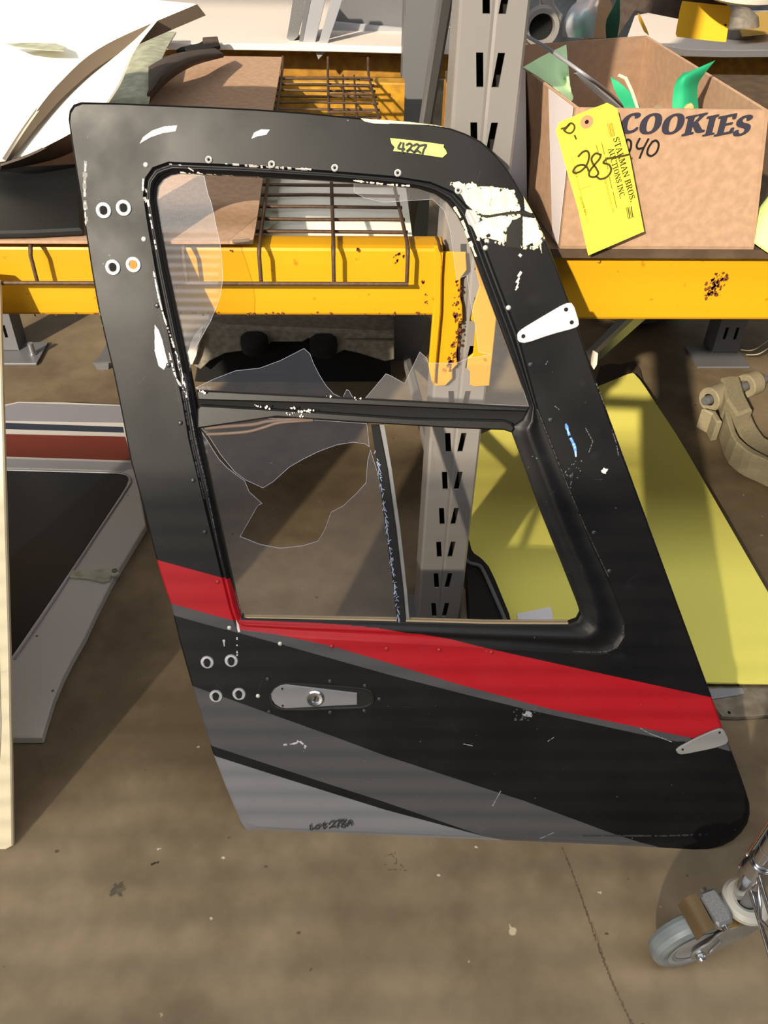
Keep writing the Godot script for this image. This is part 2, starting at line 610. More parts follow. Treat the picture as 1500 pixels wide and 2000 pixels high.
func rack() -> void:
	var D := -1.0891
	var P := 0.0762
	# ---- the upright frame
	var f := thing("rack_upright", "grey slotted steel pallet rack upright standing behind the helicopter door", "rack upright", Vector3(0.17, 0, D))
	var st := begin()
	for i in range(-12, 14):
		var yt := 0.98649 - i * P        # top of a slot row
		var yb := yt - 0.037
		var yn := yt - P
		var xs := [0.1335, 0.1547 - 0.0019, 0.1632 - 0.0019, 0.1765 + 0.0019, 0.1850 + 0.0019, 0.2065]
		var xb := [0.1335, 0.1547 + 0.0019, 0.1632 + 0.0019, 0.1765 - 0.0019, 0.1850 - 0.0019, 0.2065]
		for k in [0, 2, 4]:
			var q := [Vector3(xs[k], yt, D), Vector3(xs[k + 1], yt, D), Vector3(xb[k + 1], yb, D), Vector3(xb[k], yb, D)]
			if k == 2:   # shallow crease down the middle
				var xm := [0.1665, 0.170, 0.1735]
				for e in [[q[0].x, q[3].x, xm[0], xm[0], 0], [xm[0], xm[0], xm[1], xm[1], 1], [xm[1], xm[1], xm[2], xm[2], 2], [xm[2], xm[2], q[1].x, q[2].x, 3]]:
					var za: float = D - (0.0016 if e[4] == 2 else 0.0)
					var zb: float = D - (0.0016 if e[4] == 1 else 0.0)
					var nn := Vector3([0.0, 0.3, -0.3, 0.0][e[4]], 0, 1).normalized()
					tri(st, Vector3(e[0], yt, za), Vector3(e[2], yt, zb), Vector3(e[3], yb, zb), nn)
					tri(st, Vector3(e[0], yt, za), Vector3(e[3], yb, zb), Vector3(e[1], yb, za), nn)
			else:
				tri(st, q[0], q[1], q[2], Vector3.BACK)
				tri(st, q[0], q[2], q[3], Vector3.BACK)
		var w := [xb[0], 0.1665, 0.170, 0.1735, xb[5]]
		for k in 4:
			var z0 := D - (0.0016 if k == 2 else 0.0)
			var z1 := D - (0.0016 if k == 1 else 0.0)
			var nn := Vector3([0.0, 0.3, -0.3, 0.0][k], 0, 1).normalized()
			tri(st, Vector3(w[k], yb, z0), Vector3(w[k + 1], yb, z1), Vector3(w[k + 1], yn, z1), nn)
			tri(st, Vector3(w[k], yb, z0), Vector3(w[k + 1], yn, z1), Vector3(w[k], yn, z0), nn)
		for k in [1, 3]:   # slot edges
			for s in [0, 1]:
				var a := Vector3(xs[k + s], yt, D)
				var b := Vector3(xb[k + s], yb, D)
				var nn := Vector3(1.0 - 2.0 * s, 0, 0)
				tri(st, a, b, b + Vector3(0, 0, -0.003), nn)
				tri(st, a, b + Vector3(0, 0, -0.003), a + Vector3(0, 0, -0.003), nn)
			tri(st, Vector3(xb[k], yb, D), Vector3(xb[k + 1], yb, D), Vector3(xb[k + 1], yb, D - 0.003), Vector3.UP)
			tri(st, Vector3(xb[k], yb, D), Vector3(xb[k + 1], yb, D - 0.003), Vector3(xb[k], yb, D - 0.003), Vector3.UP)
	part("column_face", st.commit(), M.steel, f)
	var side := pv([0.1335, -D, 0.1300, -D + 0.004, 0.1290, -D + 0.010, 0.1290, -D + 0.070, 0.1310, -D + 0.070, 0.1310, -D + 0.011, 0.1335, -D + 0.004])
	var side2 := pv([0.2065, -D, 0.2100, -D + 0.004, 0.2110, -D + 0.010, 0.2110, -D + 0.070, 0.2090, -D + 0.070, 0.2090, -D + 0.011, 0.2065, -D + 0.004])
	part("column_side", slab(side, 1.9), M.steel, f, lay(1.9))
	part("column_side", slab(side2, 1.9), M.steel, f, lay(1.9))
	part("column_shade", box(Vector3(0.076, 1.9, 0.002)), M.inside, f, at(0.17, 0.95, D - 0.06))  # near-black sheet stands in for the shade behind the slots
	part("foot_plate", box(Vector3(0.12, 0.006, 0.11)), M.steel_dark, f, at(0.17, 0.003, D - 0.035))
	part("rear_column", rear_column(false), M.steel_dark, f, at(0.17, 0, -2.10))
	var br := bar(Vector3(0.166, 0.27, D - 0.06), Vector3(0.166, 0.03, -2.05), 0.022, 0.022)
	part("brace", br[0], M.steel, f, br[1])
	br = bar(Vector3(0.15, 0.60, D - 0.06), Vector3(0.15, 0.30, -2.05), 0.022, 0.022)
	part("brace", br[0], M.steel, f, br[1])
	br = bar(Vector3(0.145, 0.30, -2.05), Vector3(0.145, 1.25, D - 0.06), 0.03, 0.02)
	part("brace", br[0], M.steel_dark, f, br[1])
	# ---- rear columns of the neighbouring frames
	var g1 := thing("rack_upright", "grey rack upright foot bolted to the floor behind the striped white panel", "rack upright", Vector3(-0.95, 0, -2.14))
	part("rear_column", rear_column(), M.steel_dark, g1, at(-0.95, 0, -2.14))
	part("foot_plate", box(Vector3(0.17, 0.008, 0.12)), M.steel_dark, g1, at(-0.93, 0.004, -2.13))
	part("foot_bolt", lathe([0, 0.03, 0.008, 0.03, 0.008, 0, 0.011, 0, 0.011, -0.006], 10), M.zinc, g1, at(-0.868, 0.012, -2.12))
	var g2 := thing("rack_upright", "grey slotted rack upright foot near the beige cast arm", "rack upright", Vector3(1.09, 0, -2.13))
	part("rear_column", rear_column(), M.steel_dark, g2, at(1.09, 0, -2.13))
	part("foot_plate", box(Vector3(0.15, 0.006, 0.12)), M.steel_dark, g2, at(1.06, 0.003, -2.11))
	br = bar(Vector3(1.13, 0.30, -2.1), Vector3(1.20, 0.02, -1.6), 0.03, 0.02)
	part("brace", br[0], M.steel_dark, g2, br[1])
	# ---- yellow beams
	var bl := thing("rack_beam", "bright yellow rack beam left of the slotted upright with wire deck hooked over it", "rack beam", Vector3(-0.45, 0.663, D))
	beam_body(bl, -1.15, 0.128, 0.663, 0.760, -1.069, 0.045, M.yellow)
	var cz := D + 0.012
	part("end_connector", slab(pv([0.1185,0.7518,0.1594,0.7506,0.1628,0.7263,0.1554,0.7146,0.1568,0.6877,0.1608,0.674,0.1632,0.6523,0.1579,0.6475,0.1591,0.612,0.1579,0.5988,0.1615,0.582,0.1546,0.5735,0.1558,0.558,0.146,0.5458,0.1309,0.5449,0.125,0.5537,0.1191,0.5795,0.1223,0.6647]), 0.005, 0.0012), M.yellow, bl, face(cz))
	part("connector_flange", slab(pv([0.1156,0.7639,0.1238,0.7626,0.1273,0.7501,0.1311,0.6693,0.1295,0.5805,0.1296,0.5531,0.124,0.5592,0.1187,0.5873,0.1198,0.6692]), 0.012, 0.002), M.yellow, bl, face(cz + 0.009))
	part("safety_clip", tube(PackedVector3Array([Vector3(0.1173,0.7771,-1.066), Vector3(0.1203,0.7717,-1.066), Vector3(0.1239,0.7579,-1.066)]), 0.0022, 6), M.rust_wire, bl)
	var br2 := thing("rack_beam", "yellow rack beam under the cookies carton with a rust scrape", "rack beam", Vector3(0.7, 0.655, D))
	beam_body(br2, 0.215, 1.5, 0.657, 0.757, -1.069, 0.045, M.yellow)
	part("end_connector", slab(pv([0.1704,0.7492,0.2108,0.7487,0.2158,0.7466,0.2107,0.7059,0.2103,0.657,0.211,0.5954,0.2115,0.5456,0.188,0.5439,0.1824,0.5474,0.1813,0.5683,0.1755,0.5752,0.1756,0.5921,0.1824,0.5988,0.1827,0.612,0.1817,0.6475,0.1748,0.6523,0.1758,0.6725,0.1823,0.7028,0.1753,0.7249]), 0.005, 0.0012), M.yellow, br2, face(cz))
	var rust := mat(Color(0.42, 0.23, 0.09), 0.9)
	var rng := RandomNumberGenerator.new()
	rng.seed = 21
	var rs := begin()
	for i in 75:
		var t := rng.randf()
		var c := pv([0.5073,0.7261,0.5019,0.694,-0.369,1.0345])
		var p := c[0].lerp(c[1], t) + Vector2(rng.randfn(0, 1) * 0.006, rng.randfn(0, 1) * 0.004)
		blot(rs, p, rng.randf_range(0.0006, 0.003), rng)
	part("rust_scrape", rs.commit(), rust, br2, face(-1.0686))
	rs = begin()
	for q in pv([0.0653,0.7494,0.0662,0.7409,0.1036,0.7122,0.1086,0.6952,0.1099,0.684,0.0169,0.7575,0.0774,0.7508,0.0706,0.7529,-0.1479,0.7553,0.1034,0.7152,0.3375,0.7421,0.5433,0.7516]):
		for k in 3:
			blot(rs, q + Vector2(rng.randf_range(-1, 1), rng.randf_range(-1, 1)) * 0.002, rng.randf_range(0.0007, 0.0022), rng)
	for i in 40:
		var t2 := rng.randf()
		var c := pv([-0.4264,0.6633,0.1144,0.6656])
		blot(rs, c[0].lerp(c[1], t2) + Vector2(0, rng.randf_range(0.0, 0.004)), rng.randf_range(0.0008, 0.002), rng)
	part("rust_spots", rs.commit(), rust, bl, face(-1.0686))
	rs = begin()
	for i in 70:
		var c := pv([0.1548,0.7138,0.1545,0.6725,0.1627,0.6412,0.1571,0.6005,0.1518,0.5709])
		var k := rng.randi() % 4
		blot(rs, c[k].lerp(c[k + 1], rng.randf()) + Vector2(rng.randf_range(-0.008, 0.002), 0), rng.randf_range(0.0008, 0.003), rng)
	part("rust_spots", rs.commit(), rust, bl, face(cz + 0.0004))
	# rear beams of this rack and the front beam of the rack behind it
	var b3 := thing("rack_beam", "dull yellow rear rack beam seen behind the end of the wire deck", "rack beam", Vector3(-0.45, 0.66, -1.97))
	beam_body(b3, -1.15, 0.128, 0.655, 0.752, -1.945, 0.045, mat(Color(0.72, 0.53, 0.12), 0.5, 0.0, M.grime, 3.0))
	var b4 := thing("rack_beam", "dull rear rack beam in shadow behind the cookies carton", "rack beam", Vector3(0.7, 0.66, -1.97))
	beam_body(b4, 0.215, 1.5, 0.655, 0.752, -1.945, 0.045, M.old_yellow)
	var b5 := thing("rack_beam", "dirty ochre beam of the back rack carrying white boards", "rack beam", Vector3(0, 0.68, -2.3))
	beam_body(b5, -2.2, 2.2, 0.684, 0.758, -2.27, 0.045, M.old_yellow)
	# ---- wire deck on the left bay
	var wd := thing("wire_deck", "rusty brown wire mesh deck lying on the yellow beams", "wire deck", Vector3(-0.45, 0.765, -1.5))
	var wx := [0.080, -0.0155, -0.110, -0.2055, -0.301, -0.397, -0.493, -0.589, -0.685, -0.78, -0.876]
	for x in wx:
		var back: float = 0.051 if x == 0.080 else (x - 0.018)
		part("cross_wire", tube(PackedVector3Array([Vector3(x, 0.7225, -1.045), Vector3(x, 0.758, -1.045), Vector3(x, 0.767, -1.052), Vector3(x, 0.769, -1.07), Vector3(lerpf(x, back, 0.5), 0.769, -1.5), Vector3(back, 0.769, -1.93), Vector3(back, 0.769 + (0.006 if x > -0.12 else 0.0), -1.975), Vector3(back, 0.769 + (0.02 if x > -0.12 else -0.001), -1.99)]), 0.0026, 8), M.rust_wire, wd)
	var zz := -1.111
	var kx := 0
	while zz > -1.93:
		var sag := 0.0012 * sin(kx * 1.7)
		part("long_wire", tube(PackedVector3Array([Vector3(-0.9, 0.7645, zz), Vector3(-0.2, 0.7645 + sag, zz), Vector3(-0.05, 0.7645 - sag, zz - 0.001), Vector3(0.084 - 0.03 * (-zz - 1.1), 0.7645, zz)]), 0.0024, 6), M.rust_wire, wd)
		zz -= 0.0445
		kx += 1
	part("front_wire", tube(PackedVector3Array([Vector3(-0.9, 0.7225, -1.0425), Vector3(-0.4, 0.7225, -1.0425), Vector3(0.082, 0.7225, -1.0425)]), 0.0028, 8), M.rust_wire, wd)
	var wd2 := thing("wire_deck", "small loose wire grid lying on the back of the rusty deck", "wire grid", Vector3(0, 0.775, -1.8))
	for q in [[0.0, 0.0], [0.0225, 0.0]]:
		part("cross_wire", tube(PackedVector3Array([Vector3(q[0], 0.7745, -1.58), Vector3(q[0] - 0.002, 0.7745, -1.90)]), 0.002, 6), M.rust_wire, wd2)
	for k in 5:
		part("long_wire", tube(PackedVector3Array([Vector3(-0.03, 0.7785, -1.62 - 0.06 * k), Vector3(0.05, 0.7785, -1.625 - 0.06 * k)]), 0.002, 6), M.rust_wire, wd2)

func blot(st: SurfaceTool, p: Vector2, r: float, rng: RandomNumberGenerator) -> void:
	var o := []
	for i in 7:
		var a := TAU * i / 7
		o.append(p + Vector2(cos(a), sin(a) * 1.3) * r * rng.randf_range(0.5, 1.2))
	for i in 7:
		tri(st, Vector3(p.x, p.y, 0), Vector3(o[i].x, o[i].y, 0), Vector3(o[(i + 1) % 7].x, o[(i + 1) % 7].y, 0), Vector3.BACK)

func rear_column(slots := true) -> ArrayMesh:
	var st := begin()
	if not slots:
		slab_box(st, Vector3(0, 0.85, -0.001), Vector3(0.074, 1.7, 0.002))
	# C section with slots cut as short gaps between strips
	for i in 22 if slots else 0:
		var yb := 0.01 + i * 0.0762
		for q in [[-0.0365, -0.0195, yb, yb + 0.0762], [-0.011, 0.011, yb, yb + 0.0762], [0.0195, 0.0365, yb, yb + 0.0762], [-0.0195, -0.011, yb, yb + 0.039], [0.011, 0.0195, yb, yb + 0.039]]:
			var a := Vector3(q[0], q[2], 0)
			var c := Vector3(q[1], q[3], 0)
			tri(st, a, Vector3(c.x, a.y, 0), c, Vector3.BACK)
			tri(st, a, c, Vector3(a.x, c.y, 0), Vector3.BACK)
	for s in [-1.0, 1.0]:
		slab_box(st, Vector3(s * 0.0375, 0.85, -0.035), Vector3(0.002, 1.7, 0.07))
	slab_box(st, Vector3(0, 0.85, -0.06), Vector3(0.07, 1.7, 0.002))
	return st.commit()

func slab_box(st: SurfaceTool, c: Vector3, s: Vector3) -> void:
	var h := s / 2
	for ax in 3:
		for sg in [-1.0, 1.0]:
			var n := Vector3.ZERO
			n[ax] = sg
			var u := Vector3.ZERO
			u[(ax + 1) % 3] = h[(ax + 1) % 3]
			var v := Vector3.ZERO
			v[(ax + 2) % 3] = h[(ax + 2) % 3]
			var o: Vector3 = c + n * h[ax]
			tri(st, o - u - v, o + u - v, o + u + v, n)
			tri(st, o - u - v, o + u + v, o - u + v, n)

func beam_body(parent: Node3D, xa: float, xb: float, yb: float, yt: float, zf: float, depth: float, m: Material) -> void:
	# rounded box section swept along x: outline in (-z, y)
	var o := smooth_closed(pv([-zf, yb, -zf + depth, yb, -zf + depth, yt, -zf, yt]), 1, 0.06)
	o = smooth_closed(o, 1, 0.2)
	var b := Basis(Vector3(0, 0, -1), Vector3.UP, Vector3.RIGHT)
	part("beam_tube", slab(o, xb - xa), m, parent, Transform3D(b, Vector3(xb, 0, 0)))


func ray_out(c: Vector2, ang: float, poly: PackedVector2Array) -> Vector2:
	var d := Vector2(cos(ang), sin(ang))
	var best := 0.0
	for i in poly.size():
		var p := poly[i]
		var e := poly[(i + 1) % poly.size()] - p
		var den := d.cross(e)
		if absf(den) < 1e-9:
			continue
		var t := (p - c).cross(e) / den
		var s := (p - c).cross(d) / den
		if s >= -1e-6 and s <= 1.000001 and t > best:
			best = t
	return c + d * best

func helicopter_door() -> void:
	var door := thing("helicopter_door", "black helicopter door with red and grey stripes and smashed windows leaning on the rack", "door", Vector3(-0.159016, 0.000000, -0.681823), "", Basis(Vector3(0.997343, 0.000000, 0.072855), Vector3(0.029101, 0.916759, -0.398380), Vector3(-0.066790, 0.399442, 0.914322)))
	var xf := door.transform
	var outer := pv([-0.2008,0.9911,-0.1989,1.0007,-0.1935,1.0075,-0.1841,1.0106,-0.1389,1.0108,-0.0963,1.0104,-0.0354,1.0099,0.0254,1.009,0.0861,1.0069,0.1408,1.0035,0.2076,1.0005,0.238,0.998,0.2563,0.9952,0.2749,0.9897,0.2936,0.9818,0.3103,0.9693,0.3261,0.9533,0.337,0.9393,0.3474,0.9246,0.3656,0.8983,0.381,0.8715,0.3954,0.8437,0.416,0.7996,0.4272,0.7756,0.4422,0.7412,0.459,0.7043,0.4802,0.6589,0.5001,0.617,0.5438,0.5257,0.5793,0.4507,0.6178,0.3698,0.6682,0.2643,0.6905,0.2161,0.7189,0.1585,0.7411,0.1105,0.7507,0.0873,0.7542,0.0698,0.7532,0.0519,0.7466,0.0354,0.7365,0.0213,0.7212,0.0105,0.7014,0.004,0.6596,0,0.5595,-0.0024,0.4047,-0.0022,0.2106,-0.0039,0.0937,-0.0035,0.0312,-0.003,0.0117,-0.0022,0,0.0027,-0.0076,0.0151,-0.0297,0.0768,-0.0476,0.1327,-0.0626,0.1916,-0.0766,0.249,-0.0906,0.3112,-0.1021,0.3726,-0.1115,0.4051,-0.1194,0.4372,-0.1325,0.5043,-0.1477,0.5748,-0.1559,0.6365,-0.1636,0.6896,-0.1717,0.7317,-0.1785,0.7698,-0.1844,0.8195,-0.1885,0.8638,-0.1919,0.8976,-0.1949,0.9268,-0.1985,0.9641])
	var hole := pv([-0.1009,0.9064,-0.0984,0.9199,-0.0918,0.9283,-0.0823,0.9332,-0.0716,0.9353,0.0122,0.9344,0.1115,0.9323,0.1858,0.9294,0.2199,0.927,0.2419,0.9213,0.2572,0.9125,0.2698,0.8988,0.2794,0.8831,0.2964,0.8435,0.3186,0.795,0.3377,0.7529,0.3586,0.7085,0.3778,0.6657,0.37,0.648,0.3575,0.6381,0.359,0.6273,0.3728,0.5963,0.4062,0.5202,0.4385,0.453,0.4684,0.3894,0.4731,0.3781,0.4692,0.3672,0.4555,0.3611,0.4129,0.3593,0.3417,0.3569,0.2345,0.3554,0.1198,0.3535,0.0046,0.3508,-0.004,0.3535,-0.0081,0.3673,-0.0224,0.4427,-0.0398,0.5367,-0.0529,0.6096,-0.0584,0.6536,-0.0663,0.6984,-0.0779,0.7606,-0.0886,0.8196,-0.0962,0.868])
	var flange := pv([-0.1122,0.906,-0.1087,0.9266,-0.0994,0.939,-0.0805,0.946,0.0124,0.9454,0.1113,0.9421,0.1917,0.9383,0.2351,0.9333,0.2634,0.9232,0.2811,0.9068,0.2936,0.8866,0.3268,0.8151,0.3535,0.7585,0.3873,0.6634,0.42,0.5947,0.4708,0.491,0.5096,0.4201,0.5302,0.3737,0.532,0.3521,0.5225,0.3344,0.502,0.3249,0.3796,0.3289,0.2859,0.331,0.1994,0.3327,0.0911,0.3342,0.0044,0.3375,-0.0085,0.3408,-0.0167,0.367,-0.0323,0.4408,-0.0516,0.5348,-0.0665,0.6078,-0.0725,0.6531,-0.0802,0.6979,-0.091,0.7602,-0.1009,0.8192,-0.1076,0.8676])
	var c := Vector2.ZERO
	c = pv([0.1554,0.6548,-0.2695,1.1147])[0]
	var angs := []
	for k in 180:
		angs.append(TAU * k / 180.0)
	for poly in [outer, hole, flange]:
		for p in poly:
			angs.append(fposmod((p - c).angle(), TAU))
	angs.sort()
	var keep := []
	for a in angs:
		if keep.is_empty() or a - keep[-1] > 0.0012:
			keep.append(a)
	# rings from the window edge outwards: [what, share towards the flange or the outer edge, height]
	var prof := [["h", 0.0, -0.020], ["h", 0.0, -0.0075], ["h", 0.10, -0.0055], ["h", 0.30, -0.0055], ["h", 0.38, -0.0005], ["h", 0.58, 0.0005], ["h", 0.68, -0.0035], ["h", 0.95, -0.0030], ["f", 0.0, -0.0018], ["f", 0.02, 0.0], ["f", 0.35, 0.0], ["f", 0.7, 0.0], ["f", 0.96, 0.0], ["f", 0.985, -0.0012], ["f", 1.0, -0.0045], ["f", 1.0, -0.022], ["f", 0.94, -0.024], ["h", 0.5, -0.024], ["h", 0.0, -0.020]]
	var a0 := -0.24
	var b0 := -0.012
	var tw := 1.02
	var th := 1.06
	var st := begin()
	var rings := []
	for r in prof:
		var line := []
		for a in keep:
			var ph := ray_out(c, a, hole)
			var pf := ray_out(c, a, flange)
			var po := ray_out(c, a, outer)
			var p := ph.lerp(pf, r[1]) if r[0] == "h" else pf.lerp(po, r[1])
			var z: float = r[2]
			if r[0] == "f" and r[1] > 0.5 and r[1] < 1.0 and p.y < 0.030:
				z -= pow((0.030 - p.y) / 0.03, 2.0) * 0.006    # the skin rolls under at the foot
			line.append(Vector3(p.x, p.y, z))
		rings.append(line)
	for i in rings.size() - 1:
		st.set_smooth_group(i + 1 if i in [0, 14, 15, 16, 17] else (60 if i < 9 else (61 if i < 12 else 62)))
		for j in keep.size():
			var k := (j + 1) % keep.size()
			for v in [rings[i][j], rings[i + 1][k], rings[i][k], rings[i][j], rings[i + 1][j], rings[i + 1][k]]:
				st.set_uv(Vector2((v.x - a0) / tw, 1.0 - (v.y - b0) / th))
				st.add_vertex(v)
	st.generate_normals()
	var skin := mat(Color.WHITE, 0.34)
	skin.metallic_specular = 0.33
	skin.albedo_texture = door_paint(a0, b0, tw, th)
	skin.texture_repeat = false
	var rn := noise_tex(0.012, Color(0.50, 0.50, 0.50), Color(0.36, 0.36, 0.36), 14, 512, 6, false, 4.0, Vector2(0.2, 0.8))
	skin.roughness = 1.0
	skin.roughness_texture = rn
	skin.roughness_texture_channel = BaseMaterial3D.TEXTURE_CHANNEL_RED
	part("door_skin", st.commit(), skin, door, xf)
	# sill: stacked edges of felt and sheet at the foot of the window
	var sill := [["felt_strip", -0.0085, -0.0112, 0.0024, M.sill_felt], ["felt_strip", -0.0118, -0.0140, 0.0006, M.felt], ["felt_strip", -0.0146, -0.018, 0.0026, M.sill_felt]]
	var base := pv([-0.0012,0.3498,0.1198,0.3527,0.2345,0.3554,0.3418,0.3566,0.4569,0.3612])
	for k in sill:
		var up := PackedVector2Array()
		for p in base:
			up.append(p + Vector2(0, k[3]))
		for i in range(base.size() - 1, -1, -1):
			up.append(base[i] - Vector2(0, 0.004))
		part(k[0], slab(up, absf(k[1] - k[2])), k[4], door, at(0, 0, k[1]), false)
	# cross rail between the two windows
	var rail := pv([-0.0571,0.6723,-0.0557,0.6764,0.1152,0.672,0.2877,0.669,0.3793,0.6644,0.37,0.648,0.3589,0.6368,0.3463,0.6363,0.2895,0.6369,0.1558,0.64,0.0487,0.6441,-0.0559,0.6469])
	part("cross_rail", slab(pv([-0.0559,0.6476,-0.0517,0.6525,0.0888,0.6496,0.2224,0.6452,0.3455,0.6471,0.3557,0.6434,0.3602,0.6369,0.3566,0.6313,0.3464,0.6343,0.2897,0.6342,0.1559,0.6373,0.0486,0.6407,-0.0567,0.6211]), 0.012, 0.002), M.frame_black, door, at(0, 0, -0.002), false)
	part("cross_rail", slab(pv([-0.0572,0.671,-0.0552,0.6717,0.1152,0.6693,0.2878,0.6671,0.3786,0.6651,0.3744,0.6589,0.2883,0.6584,0.1154,0.66,-0.0556,0.6584]), 0.007, 0.002), M.frame_black, door, at(0, 0, -0.0045), false)
	part("rail_backing", slab(pv([-0.0574,0.6637,0.1153,0.6627,0.2882,0.6597,0.3771,0.659,0.3713,0.6481,0.3588,0.6382,0.2894,0.6396,0.1156,0.6452,-0.056,0.6436]), 0.006), M.felt, door, at(0, 0, -0.0125), false)
	var rng := RandomNumberGenerator.new()
	rng.seed = 31
	var chips := begin()
	for q in pv([0.0233,0.6546,0.0353,0.653,0.0721,0.6537,0.0821,0.6507,0.0888,0.649,0.0741,0.6491,0.0661,0.6461,0.0821,0.644,0.0928,0.6525,-0.0499,0.6706,-0.0465,0.6701,0.1152,0.67,0.1551,0.6688]):
		for k in 4:
			blot(chips, q + Vector2(rng.randf_range(-1, 1) * 0.005, rng.randf_range(-1, 1) * 0.0016), rng.randf_range(0.0005, 0.0016), rng)
	part("paint_chips", chips.commit(), M.board, door, at(0, 0, 0.0003), false)
	M.seal = mat(Color(0.38, 0.32, 0.29), 0.9)
	# loose weather strip hanging below the rail
	var lp := PackedVector3Array()
	for p in pv([-0.0461,0.6127,-0.0258,0.6141,0.0081,0.6181,0.0297,0.6244,0.0486,0.6312,0.0755,0.635,0.0956,0.6371]):
		lp.append(Vector3(p.x, p.y, -0.010))
	part("loose_seal", tube(smooth_open(lp), 0.0020, 6), M.seal, door, Transform3D.IDENTITY, false)
	lp = PackedVector3Array()
	for p in pv([-0.0486,0.6201,-0.0188,0.6239,0.0163,0.628,0.0352,0.6328,0.0621,0.6358,0.0889,0.6375]):
		lp.append(Vector3(p.x, p.y, -0.012))
	part("loose_seal", tube(smooth_open(lp), 0.0024, 6), M.seal, door, Transform3D.IDENTITY, false)
	# felt guide of the sliding pane
	part("pane_guide", slab(pv([0.172,0.6338,0.1827,0.6342,0.1962,0.5742,0.2109,0.4892,0.2241,0.4003,0.2296,0.3536,0.2167,0.353,0.2097,0.4073,0.1954,0.4958,0.1834,0.5702]), 0.006, 0.001), M.felt, door, at(0, 0, -0.0075), false)
	part("guide_edge", slab(pv([0.1834,0.6343,0.1894,0.6345,0.2016,0.5744,0.2164,0.4894,0.2291,0.4005,0.2346,0.3538,0.2303,0.3536,0.2241,0.4003,0.2109,0.4892,0.1962,0.5742]), 0.005), M.steel_dark, door, at(0, 0, -0.010), false)
	var fray := begin()
	for i in 110:
		var t := pow(rng.randf(), 0.7)
		var e := pv([0.1777,0.6012,0.1848,0.5668,0.1952,0.503,0.2076,0.4261,0.2188,0.3531])
		var p := e[int(t * 3.99)].lerp(e[int(t * 3.99) + 1], fposmod(t * 3.99, 1.0))
		ink_into(fray, PackedVector2Array([p + Vector2(0.001, 0), p + Vector2(rng.randf_range(-0.001, 0.005), rng.randf_range(-0.009, 0.004))]), 0.0008)
	part("frayed_fibres", fray.commit(), mat(Color(0.50, 0.56, 0.68), 0.7), door, at(0, 0, -0.0070), false)
	# what is left of the panes
	var panes := [
		[-0.1032,0.9093,-0.0923,0.93,-0.0716,0.9364,-0.0406,0.9334,-0.0384,0.9218,-0.0356,0.9102,-0.0332,0.905,-0.0292,0.888,-0.0265,0.8726,-0.023,0.8583,-0.0209,0.8372,-0.0202,0.8127,-0.0231,0.794,-0.0287,0.7781,-0.0369,0.7601,-0.0472,0.7425,-0.0603,0.7195,-0.0647,0.7057,-0.0668,0.6832,-0.0632,0.6721,-0.0706,0.6897,-0.0816,0.7509,-0.0934,0.8133,-0.1013,0.8678],
		[0.1424,0.9333,0.1858,0.9312,0.223,0.9277,0.2456,0.9214,0.261,0.9114,0.2759,0.8907,0.2946,0.8507,0.3169,0.8012,0.3367,0.7579,0.3568,0.715,0.3772,0.6657,0.2878,0.6664,0.1817,0.6678,0.1631,0.6678,0.1867,0.6977,0.1892,0.7011,0.1952,0.6993,0.214,0.6895,0.2319,0.7306,0.2414,0.7231,0.2436,0.7167,0.2795,0.718,0.2948,0.7251,0.3244,0.7306,0.3073,0.7326,0.3014,0.7643,0.293,0.7954,0.2866,0.8273,0.2816,0.8253,0.2743,0.8207,0.2698,0.8438,0.2628,0.8796,0.254,0.903,0.2391,0.9154,0.2112,0.9128,0.1803,0.91,0.1565,0.914,0.1427,0.9205],
		[-0.0591,0.6736,-0.0375,0.685,-0.0061,0.698,0.0251,0.7024,0.0521,0.7131,0.0829,0.7298,0.0909,0.7229,0.0949,0.7121,0.103,0.6967,0.1124,0.6825,0.1225,0.6723,0.1318,0.6686,0.062,0.6687,-0.0446,0.6688],
		[0.1339,0.668,0.1389,0.6788,0.1423,0.677,0.1478,0.6679],
		[-0.0553,0.6226,-0.0447,0.612,-0.0277,0.585,-0.0097,0.5627,0.0059,0.5513,0.0284,0.5416,0.0422,0.5506,0.0641,0.5719,0.0818,0.583,0.1034,0.5949,0.1276,0.6048,0.1491,0.6091,0.1647,0.6076,0.1709,0.6037,0.1666,0.635,0.0889,0.6375,0.0083,0.6372],
		[-0.0566,0.6225,-0.0482,0.6085,-0.0391,0.5929,-0.0299,0.5787,-0.0199,0.5679,-0.0084,0.5592,0.0038,0.5505,0.0098,0.5351,0.0234,0.5228,0.0269,0.5194,0.0213,0.5163,-0.0036,0.4709,0.0229,0.4609,0.0516,0.4562,0.0825,0.4611,0.1034,0.4686,0.113,0.4859,0.121,0.5109,0.1367,0.5202,0.1549,0.5387,0.1675,0.5541,0.1679,0.564,0.1687,0.5843,0.1723,0.5997,0.1835,0.5667,0.1952,0.503,0.2076,0.4261,0.2174,0.3531,0.1198,0.3519,-0.0026,0.3505,-0.0127,0.3902,-0.0288,0.472,-0.0441,0.5578,-0.0542,0.6117]]
